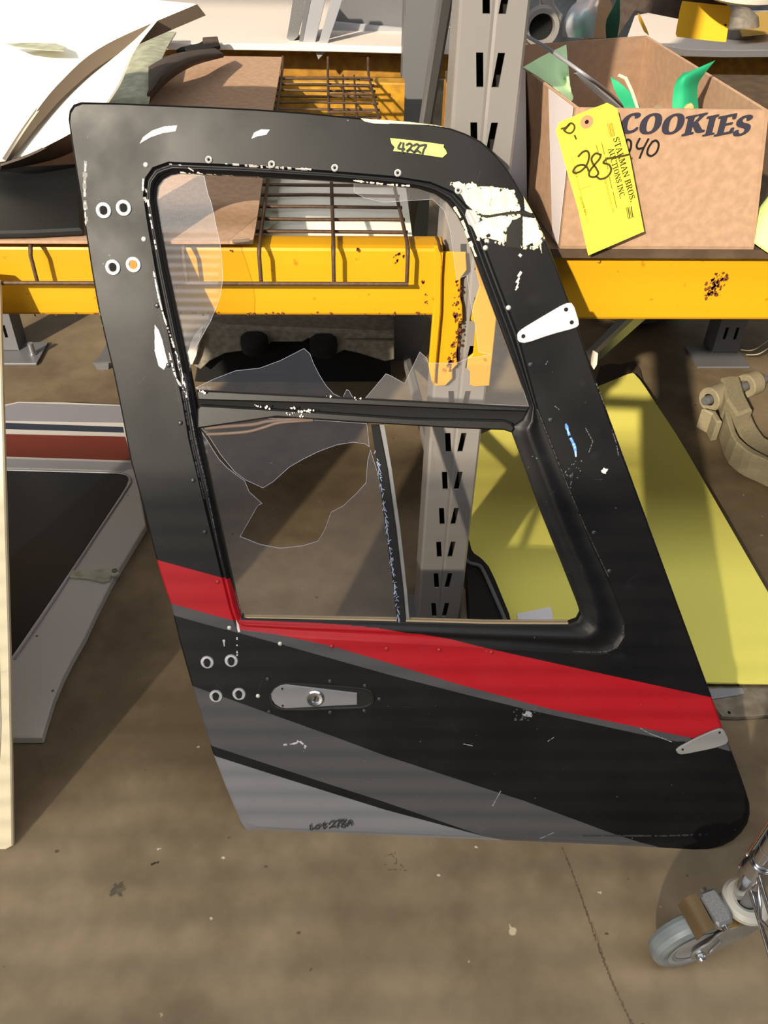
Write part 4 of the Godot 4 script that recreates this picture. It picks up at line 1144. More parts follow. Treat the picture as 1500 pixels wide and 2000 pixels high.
func shelf_left() -> void:
	# cardboard and black sheet on the wire deck
	var cb := sheet("cardboard_sheet", pv([-0.1333,2.0465,-0.1301,1.8356,-0.1281,1.6389,-0.1236,1.3959,-0.1186,1.1762,-0.1172,1.1029,-0.1172,1.0524,-0.1261,1.0507,-0.2414,1.0492,-0.3684,1.0492,-0.5066,1.049,-0.6602,2.0188,-0.4078,2.0437]), 0.004, lay(0.776), M.card)
	tag(cb, "brown cardboard sheet lying flat on the rusty wire deck", "cardboard")
	var curl := part("curled_corner", tube(v3([Vector3(-0.142,0.776,-1.0489), Vector3(-0.1287,0.778,-1.0458), Vector3(-0.1204,0.779,-1.0467)]), 0.0025, 8), M.taupe, cb)
	var bp := sheet("black_sheet", pv([-0.6115,1.2741,-0.4574,1.2915,-0.3942,1.3046,-0.3601,1.1769,-0.3303,1.0591,-0.391,1.05,-0.5249,1.0416]), 0.010, lay(0.788), M.black, 0.003)
	tag(bp, "matt black flat panel lying on the cardboard under white fairings", "panel")
	# big white fairing at the far left
	var f1 := thing("white_fairing", "largest white fibreglass fairing at the end of the shelf with a dark curved rim", "fairing", Vector3(-0.6, 0.83, -1.5))
	part("shell", curved([
		[Vector3(-0.7652,0.809,-1.2268), Vector3(-0.7584,0.8593,-1.2846), Vector3(-0.753,0.9046,-1.3415), Vector3(-0.7289,0.9448,-1.4005), Vector3(-0.7042,0.975,-1.4521)],
		[Vector3(-0.6026,0.809,-1.2313), Vector3(-0.5951,0.8618,-1.2944), Vector3(-0.5682,0.9096,-1.3594), Vector3(-0.527,0.9474,-1.4198), Vector3(-0.4627,0.975,-1.4758)],
		[Vector3(-0.5201,0.809,-1.2335), Vector3(-0.503,0.8568,-1.2918), Vector3(-0.4658,0.9071,-1.3617), Vector3(-0.4114,0.9423,-1.4207), Vector3(-0.3373,0.973,-1.4839)],
		[Vector3(-0.4663,0.819,-1.2208), Vector3(-0.4349,0.8578,-1.2661), Vector3(-0.3968,0.8955,-1.3147), Vector3(-0.3397,0.9317,-1.3683), Vector3(-0.2145,0.972,-1.4438)]], 24, 0.003), M.white, f1)
	part("rim", curved([
		[Vector3(-0.4663,0.819,-1.2208), Vector3(-0.4349,0.8578,-1.2661), Vector3(-0.3968,0.8955,-1.3147), Vector3(-0.3397,0.9317,-1.3683), Vector3(-0.2145,0.972,-1.4438)],
		[Vector3(-0.4664,0.81,-1.2319), Vector3(-0.4307,0.8462,-1.2765), Vector3(-0.3893,0.8814,-1.324), Vector3(-0.3277,0.9167,-1.3779), Vector3(-0.2048,0.9559,-1.454)]], 24, 0.003), M.taupe, f1)
	part("torn_patch", slab(pv([-0.4781,1.3675,-0.4462,1.3761,-0.4092,1.3721,-0.3897,1.3509,-0.3879,1.3291,-0.4281,1.3358,-0.4601,1.3494]), 0.001), M.pale_green, f1, lay(0.932))
	var f2 := thing("white_fairing", "curved white fairing strip tucked beside the dark rim of the largest fairing", "fairing", Vector3(-0.45, 0.79, -1.3))
	part("shell", curved([
		[Vector3(-0.4738,0.807,-1.2497), Vector3(-0.4346,0.8422,-1.2954), Vector3(-0.3928,0.8805,-1.3498), Vector3(-0.334,0.9157,-1.4082), Vector3(-0.2852,0.9449,-1.4641)],
		[Vector3(-0.4346,0.8241,-1.2404), Vector3(-0.3957,0.8583,-1.283), Vector3(-0.3568,0.8925,-1.3295), Vector3(-0.3174,0.9227,-1.3753), Vector3(-0.2763,0.9529,-1.4273)],
		[Vector3(-0.3811,0.8512,-1.2233), Vector3(-0.3386,0.8713,-1.2469), Vector3(-0.3094,0.9015,-1.2828), Vector3(-0.2922,0.9352,-1.3254), Vector3(-0.2626,0.9659,-1.3694)]], 22, 0.003), M.white, f2)
	part("under_shade", curved([  # dark brown strip stands for the shadow below the fairing
		[Vector3(-0.4715,0.815,-1.2162), Vector3(-0.4311,0.8256,-1.229), Vector3(-0.3895,0.8422,-1.2494), Vector3(-0.3452,0.8633,-1.2764)],
		[Vector3(-0.4901,0.795,-1.2603), Vector3(-0.4534,0.795,-1.2834), Vector3(-0.4165,0.795,-1.3259), Vector3(-0.3772,0.8,-1.4103)]], 12, 0.003), M.dark_brown, f2)
	var f3 := thing("fairing_strip", "pale grey-green curved strip behind the white fairings", "fairing", Vector3(-0.32, 0.78, -1.6))
	part("shell", curved([
		[Vector3(-0.3996,0.8,-1.5157), Vector3(-0.396,0.81,-1.66), Vector3(-0.4198,0.81,-1.894), Vector3(-0.4358,0.8,-2.1524)],
		[Vector3(-0.3622,0.8,-1.5172), Vector3(-0.3629,0.815,-1.6407), Vector3(-0.3851,0.815,-1.8722), Vector3(-0.4091,0.8,-2.1543)],
		[Vector3(-0.3272,0.8,-1.5186), Vector3(-0.3389,0.81,-1.6524), Vector3(-0.358,0.81,-1.8979), Vector3(-0.3733,0.8,-2.157)]], 14, 0.003), M.pale_green, f3)
	var f4 := thing("boot_panel", "dark brown curled panel lying on the cardboard below the white boards", "panel", Vector3(-0.25, 0.79, -1.8))
	part("shell", curved([
		[Vector3(-0.3427,0.79,-1.6249), Vector3(-0.3237,0.8,-1.7312), Vector3(-0.2924,0.8,-1.8504), Vector3(-0.2431,0.8,-1.9218)],
		[Vector3(-0.3334,0.82,-1.5875), Vector3(-0.3059,0.84,-1.6237), Vector3(-0.2823,0.83,-1.7655), Vector3(-0.2428,0.81,-1.9095)],
		[Vector3(-0.3609,0.82,-1.7475), Vector3(-0.3287,0.83,-1.7912), Vector3(-0.2944,0.82,-1.8844), Vector3(-0.2631,0.81,-1.9536)]], 12, 0.004), M.dark_brown, f4)
	var us := part("white_fairing", curved([
		[Vector3(-0.17, 0.70, -1.13), Vector3(-0.03, 0.705, -1.13), Vector3(0.10, 0.70, -1.13)],
		[Vector3(-0.17, 0.715, -1.4), Vector3(-0.03, 0.73, -1.4), Vector3(0.10, 0.72, -1.4)],
		[Vector3(-0.17, 0.72, -1.7), Vector3(-0.03, 0.74, -1.7), Vector3(0.10, 0.73, -1.7)]], 12, 0.004), M.white, self)
	tag(us, "bright white panel lying just below the wire mesh of the deck", "fairing")
	var gr := sheet("pale_flap", pv([-0.1194,1.1762,-0.0973,1.2331,-0.1035,1.3149,-0.1041,1.4297,-0.1394,1.4536]), 0.002, lay(0.735), M.pale_green)
	tag(gr, "pale grey-green flap under the mesh beside the cardboard", "flap")
	# boards on the rack behind
	var wb := sheet("white_board", pv([-0.451,2.1646,-0.2225,2.1749,-0.0365,2.1718,0.1502,2.1634,0.2496,2.1596,0.3937,3.3338,-0.0173,3.3954,-0.7607,3.1944]), 0.014, lay(0.775), M.board, 0.0015)
	tag(wb, "long white board lying on the ochre beam of the back rack", "board")
	var hw := thing("rusty_hinge", "black rusty hinge lying on the edge of the white board", "hinge", Vector3(-0.3148,0.775,-2.1739))
	part("plate", slab(pv([-0.3621,2.0655,-0.3569,2.0903,-0.3224,2.133,-0.3134,2.1701,-0.2832,2.1669,-0.2731,2.116,-0.2875,2.0949,-0.323,2.068]), 0.008, 0.001), M.rubber, hw, lay(0.783))
	part("barrel", tube(v3([Vector3(-0.3096,0.787,-2.1239), Vector3(-0.2805,0.787,-2.1362)]), 0.009, 10), M.dark_brown, hw)
	# aluminium angles hanging over the back beam
	var sl := thing("metal_angle", "first of the slanted silver channel pieces from the brown hinge", "metal channel", Vector3(-0.1255,0.7767,-2.21), "slanted silver channels over the ochre beam")
	part("web", slab(pv([-0.109,0.8768,-0.0748,0.8773,-0.1052,0.7833,-0.1198,0.7715,-0.1311,0.7809,-0.1223,0.8163]), 0.03, 0.001), M.zinc, sl, face(-2.21))
	var s2 := thing("metal_angle", "middle slanted silver channel standing over the ochre beam", "metal channel", Vector3(-0.0847,0.756,-2.2), "slanted silver channels over the ochre beam")
	part("web", slab(pv([-0.0665,0.879,-0.0346,0.8795,-0.0678,0.7647,-0.0789,0.7518,-0.0975,0.7601]), 0.012, 0.001), M.alu, s2, face(-2.20))
	part("flange", slab(pv([-0.0801,0.8788,-0.0665,0.879,-0.0975,0.7601,-0.1027,0.7769]), 0.05, 0.001), M.steel_dark, s2, face(-2.203))
	var s3 := thing("metal_angle", "slanted silver channel nearest the dark grey sheet", "metal channel", Vector3(-0.0551,0.7478,-2.19), "slanted silver channels over the ochre beam")
	part("web", slab(pv([-0.0209,0.8812,0.0064,0.8816,-0.0443,0.7543,-0.0589,0.7402,-0.0644,0.7541]), 0.012, 0.001), M.alu, s3, face(-2.19))
	var gs := thing("metal_sheet", "dark grey metal sheet standing on the white board behind the silver channels", "metal sheet", Vector3(0.0829,0.78,-2.2518))
	part("web", slab(pv([-0.0387,0.7725,0.0238,0.8801,0.1919,0.9033,0.2415,0.8835,0.2245,0.7628,0.1491,0.7573,0.0361,0.7669]), 0.006, 0.001), M.steel_dark, gs, face(-2.34))
	part("fold", slab(pv([-0.0385,0.7744,-0.0282,0.7942,0.2227,0.778,0.2235,0.7647,0.1485,0.7593,0.0359,0.7688]), 0.02, 0.002), M.alu, gs, face(-2.33))

func shelf_right() -> void:
	var deck := sheet("deck_board", pv([0.215, 1.05, 1.5, 1.05, 1.5, 1.98, 0.215, 1.98]), 0.012, lay(0.7680), mat(Color(0.34, 0.27, 0.20), 0.8, 0.0, M.grime, 2.0))
	tag(deck, "brown shelf board under the cookies carton", "shelf board")
	# cookies carton
	var bx := thing("cardboard_carton", "open cardboard carton printed COOKIES with parts and green tags inside", "carton", Vector3(0.4, 0.772, -1.2))
	var yb := 0.7725
	var yt := 0.938
	var FL := Vector3(0.2693,0.9386,-1.05)
	var FR := Vector3(0.4987,0.94,-1.05)
	var BL := Vector3(0.2768,0.7709,-1.05)
	var BR := Vector3(0.5319,0.7743,-1.05)
	var front := [Vector3(BL.x, yb, -1.05), Vector3(BR.x, yb, -1.05), Vector3(FR.x, yt, -1.05), Vector3(FL.x, yt, -1.05)]
	var kl := Vector3(0.2377,0.938,-1.2412)
	var kr := Vector3(0.4669,0.938,-1.4541)
	kl = kl + (kl - FL) * 0.62
	var back := [Vector3(kl.x + 0.03, yb, kl.z), Vector3(kr.x + 0.01, yb, kr.z), Vector3(kr.x, yt, kr.z), Vector3(kl.x, yt, kl.z)]
	part("front_wall", wall_of(front, 0.004, Vector3.BACK), M.card, bx)
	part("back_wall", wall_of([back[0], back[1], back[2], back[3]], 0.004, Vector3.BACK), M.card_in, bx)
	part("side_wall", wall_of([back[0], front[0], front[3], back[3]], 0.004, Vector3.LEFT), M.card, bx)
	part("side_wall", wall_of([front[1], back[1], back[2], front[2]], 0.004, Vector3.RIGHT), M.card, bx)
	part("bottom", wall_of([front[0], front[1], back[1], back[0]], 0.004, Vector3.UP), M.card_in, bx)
	# printed word
	var tm := TextMesh.new()
	var sf := SystemFont.new()
	sf.font_names = PackedStringArray(["Droid Serif"])
	sf.font_weight = 700
	var fv := FontVariation.new()
	fv.base_font = sf
	fv.variation_embolden = 0.0
	fv.variation_transform = Transform2D(Vector2(1, 0), Vector2(0.24, 1), Vector2.ZERO)
	tm.font = fv
	tm.text = "COOKIES"
	tm.font_size = 64
	tm.pixel_size = 0.001
	tm.depth = 0.0005
	tm.horizontal_alignment = HORIZONTAL_ALIGNMENT_LEFT
	var box_px := pv([0.3254,0.9085,0.4801,0.9101,0.3244,0.9347,0.4722,0.9363])
	var bb := tm.get_aabb()
	var kx := (box_px[1].x - box_px[0].x) / bb.size.x
	var ky := (box_px[2].y - box_px[0].y) / bb.size.y
	for k in 4:
		part("printed_word", tm, M.print_ink, bx, Transform3D(Basis.from_scale(Vector3(kx, ky, 1)), Vector3(box_px[0].x - bb.position.x * kx + 0.0007 * k, box_px[0].y - bb.position.y * ky + (0.0004 if k % 2 else -0.0002), -1.0494 + 0.00005 * k)))
	# pale strips down the left side
	part("pale_strip", wall_of([back[0].lerp(front[0], 0.16), back[0].lerp(front[0], 0.48), back[3].lerp(front[3], 0.44), back[3].lerp(front[3], 0.14)], 0.0006, Vector3.RIGHT), mat(Color(0.80, 0.78, 0.82), 0.4), bx, at(-0.0012, 0, 0))
	part("pale_strip", wall_of([back[0].lerp(front[0], 0.90), back[0].lerp(front[0], 0.985), back[3].lerp(front[3], 0.985), back[3].lerp(front[3], 0.72)], 0.0006, Vector3.RIGHT), mat(Color(0.84, 0.80, 0.80), 0.5), bx, at(-0.0012, 0, 0))
	var hw := begin()
	for l in [[0.3354,0.9022,0.3375,0.904,0.3418,0.9011,0.3428,0.8935,0.34,0.8857,0.3362,0.8863,0.3339,0.8946,0.3361,0.9016], [0.3515,0.9053,0.3494,0.8977,0.3521,0.8936,0.3581,0.8948], [0.3621,0.9048,0.3584,0.8936,0.3563,0.8829], [0.3677,0.902,0.3643,0.8949,0.3647,0.8878,0.3702,0.8854,0.3754,0.8902,0.376,0.8985,0.3718,0.9032,0.3672,0.9014]]:
		ink_into(hw, curve2(pv(l)), 0.0024)
	part("handwriting", hw.commit(), M.ink, bx, face(-1.0496))
	# yellow auction tag
	var tg := thing("auction_tag", "yellow paper auction tag numbered D-285 against the cookies carton", "tag", Vector3(0.2982,0.8431,-1.036))
	part("paper", slab(pv([0.2465,0.9164,0.2482,0.9254,0.2755,0.9374,0.301,0.9475,0.3075,0.9449,0.3135,0.9416,0.3237,0.9205,0.3385,0.8907,0.377,0.7974,0.3454,0.7819,0.3114,0.7654,0.2881,0.8247,0.2644,0.8764]), 0.0006), M.tag_yellow, tg, face(-1.036))
	part("reinforcing_ring", lathe([0.0022, 0.0003, 0.0076, 0.0003, 0.0076, 0], 20), mat(Color(0.88, 0.55, 0.38), 0.8), tg, Transform3D(Basis(Vector3.RIGHT, Vector3.BACK, -Vector3.UP), Vector3(0.2809,0.9269,-1.036)))
	part("hole", lathe([0, 0.0005, 0.0024, 0.0005], 12), M.felt, tg, Transform3D(Basis(Vector3.RIGHT, Vector3.BACK, -Vector3.UP), Vector3(0.2809,0.9269,-1.036)))
	part("handwriting", ink([[0.2619,0.9255,0.259,0.9216,0.2555,0.917], [0.2521,0.9192,0.2573,0.921,0.2619,0.9255,0.2665,0.9233,0.2673,0.9188,0.2643,0.9148,0.2588,0.9153,0.2552,0.9187], [0.269,0.912,0.2715,0.9081]], 0.0020), M.tag_ink, tg, face(-1.0356))
	part("handwriting", ink([[0.2773,0.8884,0.2819,0.8937,0.2873,0.8943,0.2902,0.8885,0.2889,0.8784,0.2827,0.8711,0.2761,0.8693,0.2739,0.8717,0.2773,0.8771,0.2844,0.8789,0.2899,0.876,0.2925,0.8718], [0.304,0.8904,0.2975,0.8921,0.2936,0.8867,0.2959,0.8808,0.3013,0.8749,0.3049,0.8689,0.3013,0.8647,0.2948,0.8658,0.2939,0.8712,0.2981,0.8785,0.303,0.8856,0.304,0.8904], [0.3383,0.8913,0.3271,0.8888,0.3128,0.8863], [0.3127,0.8869,0.3087,0.8815,0.316,0.8792,0.3198,0.8727,0.3168,0.8654,0.3086,0.8623,0.3029,0.8659]], 0.0024), M.tag_ink, tg, face(-1.0354))
	part("ruled_line", ink([[0.2699,0.8883,0.2858,0.8492,0.3033,0.8074], [0.2864,0.8492,0.2993,0.8549]], 0.0005), M.tag_line, tg, face(-1.0357))
	part("faint_print", ink([[0.3027,0.9037,0.3081,0.8916], [0.31,0.8881,0.3158,0.8738], [0.3194,0.8648,0.3253,0.8508], [0.3273,0.8471,0.3356,0.8276], [0.2964,0.9014,0.3004,0.8933]], 0.0011), M.tag_line, tg, face(-1.0357))
	# letterhead runs down the tag
	var d0 := pv([0.3123,0.9079,0.3493,0.8328])
	var dirv := (d0[1] - d0[0]).normalized()
	for q in [["STARMAN BROS.", [0.3152,0.9085,0.3516,0.8341], 0.0072, "Droid Serif"], ["AUCTIONS INC.", [0.3114,0.8969,0.3379,0.8384], 0.0068, "Droid Serif"], ["starmanauctions.com", [0.3131,0.8617,0.3317,0.8212], 0.0036, "Droid Sans"], ["BUYER NO.", [0.2863,0.8386,0.2985,0.8165], 0.0036, "Droid Sans"], ["NO.", [0.2741,0.8705,0.2786,0.862], 0.0036, "Droid Sans"]]:
		letter_line(tg, q[0], pv(q[1]), q[2], q[3])
	for q in [[0.3054,0.9249,0.31,0.926,0.3163,0.9125,0.3117,0.9107], [0.3478,0.8277,0.3533,0.829,0.3587,0.8156,0.3533,0.8136]]:
		var p := pv(q)
		var st := begin()
		for k in 4:
			ink_into(st, PackedVector2Array([p[0].lerp(p[1], k / 3.0), p[3].lerp(p[2], k / 3.0)]), 0.0008 if k % 2 == 0 else 0.0013)
		part("striped_emblem", st.commit(), M.tag_ink if q[0] > pv([0.3234,0.8917,-0.3576,1.0399])[0].x else mat(Color(0.72, 0.50, 0.14), 0.8), tg, face(-1.0356))
	# contents
	contents()

func letter_line(parent: Node3D, text: String, ends: PackedVector2Array, h: float, font: String) -> void:
	var tm := TextMesh.new()
	var sf := SystemFont.new()
	sf.font_names = PackedStringArray([font])
	sf.font_weight = 700 if h > 0.005 else 400
	tm.font = sf
	tm.text = text
	tm.font_size = 48
	tm.pixel_size = 0.001
	tm.depth = 0.0003
	tm.horizontal_alignment = HORIZONTAL_ALIGNMENT_LEFT
	var bb := tm.get_aabb()
	var x := (ends[1] - ends[0])
	var k := x.length() / bb.size.x
	var e := x.normalized()
	var up := Vector2(-e.y, e.x)
	var b := Basis(Vector3(e.x, e.y, 0) * k, Vector3(up.x, up.y, 0) * (h / bb.size.y), Vector3.BACK)
	var o := ends[0] - e * bb.position.x * k - up * bb.position.y * h / bb.size.y
	part("lettering", tm, M.tag_ink if h > 0.005 else M.tag_line, parent, Transform3D(b, Vector3(o.x, o.y, -1.0357)))

func wall_of(q: Array, t: float, out: Vector3) -> ArrayMesh:   # a slab with four free corners
	var st := begin()
	var n: Vector3 = (q[1] - q[0]).cross(q[3] - q[0]).normalized()
	if n.dot(out) < 0:
		n = -n
	var d := []
	for p in q:
		d.append(p - n * t)
	tri(st, q[0], q[1], q[2], n)
	tri(st, q[0], q[2], q[3], n)
	tri(st, d[0], d[1], d[2], -n)
	tri(st, d[0], d[2], d[3], -n)
	var mid: Vector3 = (q[0] + q[1] + q[2] + q[3]) / 4
	for i in 4:
		var j := (i + 1) % 4
		var e: Vector3 = (q[i] + q[j]) / 2 - mid
		var nn: Vector3 = (q[j] - q[i]).cross(n).normalized()
		if nn.dot(e) < 0:
			nn = -nn
		tri(st, q[i], q[j], d[j], nn)
		tri(st, q[i], d[j], d[i], nn)
	return st.commit()

func contents() -> void:
	var g1 := mat(Color(0.10, 0.62, 0.42), 0.75)
	var g2 := mat(Color(0.12, 0.55, 0.38), 0.75)
	var pg := part("paper_tag", curved([
		[Vector3(0.2334,0.945,-1.2121), Vector3(0.2677,0.95,-1.2562), Vector3(0.3059,0.955,-1.2982)],
		[Vector3(0.255,0.935,-1.2011), Vector3(0.2868,0.93,-1.2573), Vector3(0.3021,0.935,-1.2499)],
		[Vector3(0.2817,0.92,-1.1984), Vector3(0.3031,0.915,-1.2461), Vector3(0.3024,0.92,-1.2331)],
		[Vector3(0.3024,0.9,-1.2237), Vector3(0.3101,0.9,-1.2342), Vector3(0.3159,0.9,-1.2551)]], 8, 0.0008), mat(Color(0.80, 0.93, 0.72), 0.8), self)
	tag(pg, "pale mint paper tag bent over the left rim of the carton", "tag")
	var gt := part("paper_tag", curved([
		[Vector3(0.3241,0.9558,-1.12), Vector3(0.3299,0.9427,-1.115), Vector3(0.3471,0.9208,-1.11), Vector3(0.3553,0.9088,-1.1)],
		[Vector3(0.327,0.9541,-1.12), Vector3(0.3395,0.9476,-1.112), Vector3(0.3557,0.9339,-1.105), Vector3(0.3745,0.909,-1.1)]], 10, 0.0008), g1, self)
	tag(gt, "narrow green paper tag beside the white rod in the carton", "tag")
	var gt2 := part("paper_tag", curved([
		[Vector3(0.472,0.9628,-1.18), Vector3(0.4593,0.9506,-1.17), Vector3(0.4516,0.9338,-1.165), Vector3(0.4606,0.896,-1.15)],
		[Vector3(0.4365,0.955,-1.16), Vector3(0.4243,0.9524,-1.14), Vector3(0.4275,0.9348,-1.14), Vector3(0.4341,0.9013,-1.13)],
		[Vector3(0.431,0.9503,-1.17), Vector3(0.4165,0.9441,-1.15), Vector3(0.4151,0.9275,-1.145), Vector3(0.4157,0.9011,-1.13)]], 14, 0.0008), g1, self)
	tag(gt2, "wide curled green paper tag near the right rim of the carton", "tag")
	var rod := part("cable", tube(smooth_open(v3([Vector3(0.2383,0.975,-1.2444), Vector3(0.2565,0.97,-1.2109), Vector3(0.2729,0.965,-1.1631), Vector3(0.3023,0.95,-1.1388), Vector3(0.3585,0.91,-1.2325), Vector3(0.4229,0.86,-1.3248)])), 0.0024, 8), M.alu, self)
	tag(rod, "grey stiff cable sticking out over the left rim of the carton", "cable")
	var al := part("metal_strip", curved([
		[Vector3(0.3099,0.93,-1.2502), Vector3(0.3523,0.9,-1.2889), Vector3(0.4097,0.86,-1.3243)],
		[Vector3(0.3203,0.93,-1.2591), Vector3(0.3634,0.9,-1.2895), Vector3(0.4229,0.86,-1.3248)]], 8, 0.004), M.alu, self)
	tag(al, "flat aluminium strip standing in the carton below the cable", "metal strip")
	var wr := part("plastic_rod", tube(v3([Vector3(0.3273,0.9621,-1.1), Vector3(0.3366,0.9588,-1.1), Vector3(0.3455,0.946,-1.095), Vector3(0.3597,0.9204,-1.09)]), 0.0022, 6), M.cream, self)
	tag(wr, "thin bent white rod in front of the narrow green tag", "rod")
	var bit := sheet("wood_scrap", pv([0.4134,0.9286,0.4162,0.9321,0.4208,0.9339,0.4241,0.931,0.4254,0.9211,0.4153,0.921]), 0.006, face(-1.09), mat(Color(0.80, 0.66, 0.42), 0.8), 0.001)
	tag(bit, "small beige scrap just showing over the carton's front wall", "scrap")
	var gsh := sheet("grey_plate", pv([0.4166,1.2782,0.5027,1.4178,0.5269,1.4043,0.496,1.2812]), 0.004, lay(0.86), mat(Color(0.62, 0.58, 0.50), 0.6))
	tag(gsh, "dull grey plate lying inside the carton between the green tags", "plate")
	var fill := sheet("dark_parts_pile", pv([0.328,1.3308,0.3973,1.565,0.5487,1.6774,0.5936,1.6083,0.5655,1.3391]), 0.05, lay(0.83), M.dark_brown, 0.004)
	tag(fill, "dark pile of small parts in the bottom of the carton", "parts")
	# behind the carton, on the deck and the back rack
	var fl := thing("pipe_flange", "grey flange with a round dark bore beside the steel upright", "flange", Vector3(0.4605,0.8,-2.2299))
	part("plate", slab(pv([0.2993,0.9173,0.3019,0.9358,0.3125,0.9432,0.3166,0.9612,0.3055,0.9822,0.3275,0.9825,0.3389,0.9615,0.3535,0.9474,0.3514,0.9291,0.3415,0.9164,0.3186,0.9116]), 0.02, 0.003), M.steel, fl, face(-1.55))
	part("collar", lathe([0.019, 0.0, 0.021, 0.012, 0.028, 0.012, 0.031, 0.0], 24), M.steel, fl, Transform3D(Basis(Vector3.RIGHT, Vector3.BACK, -Vector3.UP), Vector3(0.3193,0.9309,-1.55)))
	part("bore", lathe([0, 0.002, 0.0195, 0.002], 20), M.felt, fl, Transform3D(Basis(Vector3.RIGHT, Vector3.BACK, -Vector3.UP), Vector3(0.3193,0.9309,-1.55)))
	var bag := thing("plastic_bag", "clear plastic bag holding a green tag behind the carton", "bag", Vector3(0.55,0.79,-2.2219))
	part("film", curved([
		[Vector3(0.3682,0.9072,-1.6), Vector3(0.3625,0.929,-1.58), Vector3(0.3691,0.9512,-1.58), Vector3(0.3906,0.9651,-1.6)],
		[Vector3(0.3889,0.9117,-1.57), Vector3(0.3829,0.9387,-1.54), Vector3(0.3874,0.9603,-1.54), Vector3(0.406,0.9721,-1.58)],
		[Vector3(0.4225,0.9064,-1.6), Vector3(0.416,0.9357,-1.58), Vector3(0.4154,0.9577,-1.58), Vector3(0.42,0.9764,-1.6)]], 10, 0.001), glass(Color(0.9, 0.92, 0.97, 0.35), 0.15), bag)
	var bt := sheet("paper_tag", pv([0.388,0.9055,0.3845,0.9375,0.4091,0.9453,0.4222,0.9305,0.4205,0.906]), 0.001, face(-1.61), mat(Color(0.35, 0.72, 0.60), 0.8))
	tag(bt, "green tag seen through the clear plastic bag", "tag")
	var dg := part("paper_tag", curved([
		[Vector3(0.4492,0.9021,-1.62), Vector3(0.4413,0.9307,-1.61), Vector3(0.448,0.955,-1.6), Vector3(0.4511,0.9733,-1.6)],
		[Vector3(0.4617,0.9077,-1.6), Vector3(0.4581,0.9345,-1.59), Vector3(0.4537,0.9567,-1.59), Vector3(0.4537,0.9733,-1.6)]], 8, 0.001), mat(Color(0.10, 0.30, 0.22), 0.8), self)
	tag(dg, "dark green tag standing behind the carton's back wall", "tag")
	var bb := thing("small_carton", "plain brown carton standing behind the cookies carton", "carton", Vector3(0.6626,0.77,-2.3165))
	part("front_wall", slab(pv([0.4316,0.8821,0.4164,0.9674,0.4445,0.9678,0.4608,0.8824]), 0.10, 0.001), M.card_in, bb, face(-1.66))
	part("flap", slab(pv([0.4331,0.8988,0.4301,0.9444,0.4423,0.9633,0.4554,0.95,0.4546,0.8991]), 0.004), M.card_edge, bb, face(-1.64))
	var dk := sheet("dark_board", pv([0.5673,0.8291,0.5525,0.9304,0.7754,0.9427,0.7962,0.8702,0.71,0.8689,0.5987,0.8859]), 0.01, face(-1.98), M.dark_brown)
	tag(dk, "dark brown panel standing behind the small yellow cards", "panel")
	var wb := sheet("white_board", pv([0.6916,2.3099,0.7984,2.185,0.8942,2.1807,1.0724,2.1975,1.3598,2.4308,1.3446,2.7043,0.877,2.6637,0.7839,2.584]), 0.016, lay(0.775), M.board, 0.0015)
	tag(wb, "dusty white board on the back rack below the large yellow card", "board")
	var sc := sheet("yellow_card", pv([0.5909,0.8888,0.5955,0.887,0.6161,0.86,0.6228,0.849,0.6106,0.8563,0.5958,0.8762]), 0.001, face(-1.93), mat(Color(0.80, 0.60, 0.16), 0.7))
	tag(sc, "narrow yellow card leaning beside the white board", "card")
	var yc := sheet("yellow_card", pv([0.6832,0.9084,0.7821,0.9008,0.7884,0.8937,0.7902,0.8615,0.7931,0.8362,0.7624,0.8377,0.6875,0.8442,0.6839,0.8498,0.682,0.8921]), 0.0015, face(-1.95), mat(Color(0.95, 0.74, 0.16), 0.7))
	tag(yc, "large yellow card with rounded corners hanging above the white board", "card")
	part("punched_hole", slab(pv([0.7806,0.8688,0.7849,0.8689,0.7859,0.8652,0.7817,0.8651]), 0.0004), M.felt, yc, face(-1.9496))
	var wd := part("white_dish", lathe([0, 0.0, 0.07, 0.0, 0.10, 0.012, 0.104, 0.022, 0.098, 0.02, 0.07, 0.008, 0, 0.006], 32), M.white, self, Transform3D(Basis(Vector3.RIGHT, 0.15), Vector3(0.7835,0.9255,-1.93)))
	tag(wd, "white round shallow dish over the large yellow card", "dish")
	var yp := sheet("paper_roll_wrap", pv([0.9828,2.378,1.0667,2.4968,1.1518,2.5389,1.0454,2.2735,0.942,2.2314]), 0.006, lay(0.80), mat(Color(0.72, 0.58, 0.28), 0.8))
	tag(yp, "crumpled tan paper on the back board beside the yellow card", "paper")
	var lump := part("grey_casting", lathe([0, 0, 0.05, 0.0, 0.055, 0.02, 0.045, 0.045, 0.02, 0.06, 0, 0.062], 20), mat(Color(0.50, 0.47, 0.43), 0.7, 0.0, M.grime, 6.0), self, at(Vector3(0.9678,0.776,-2.4086).x, 0.776, -2.34))
	tag(lump, "round grey casting on the white board behind the yellow card", "casting")
	var roll := part("green_roll", lathe([0, 0, 0.034, 0, 0.036, 0.003, 0.036, 0.115, 0.034, 0.118, 0, 0.118], 24), mat(Color(0.80, 0.90, 0.55), 0.7), self, Transform3D(Basis(Vector3.BACK, -0.45), Vector3(0.5547,0.7653,-1.07)))
	tag(roll, "pale green roll standing at the right side of the carton", "roll")

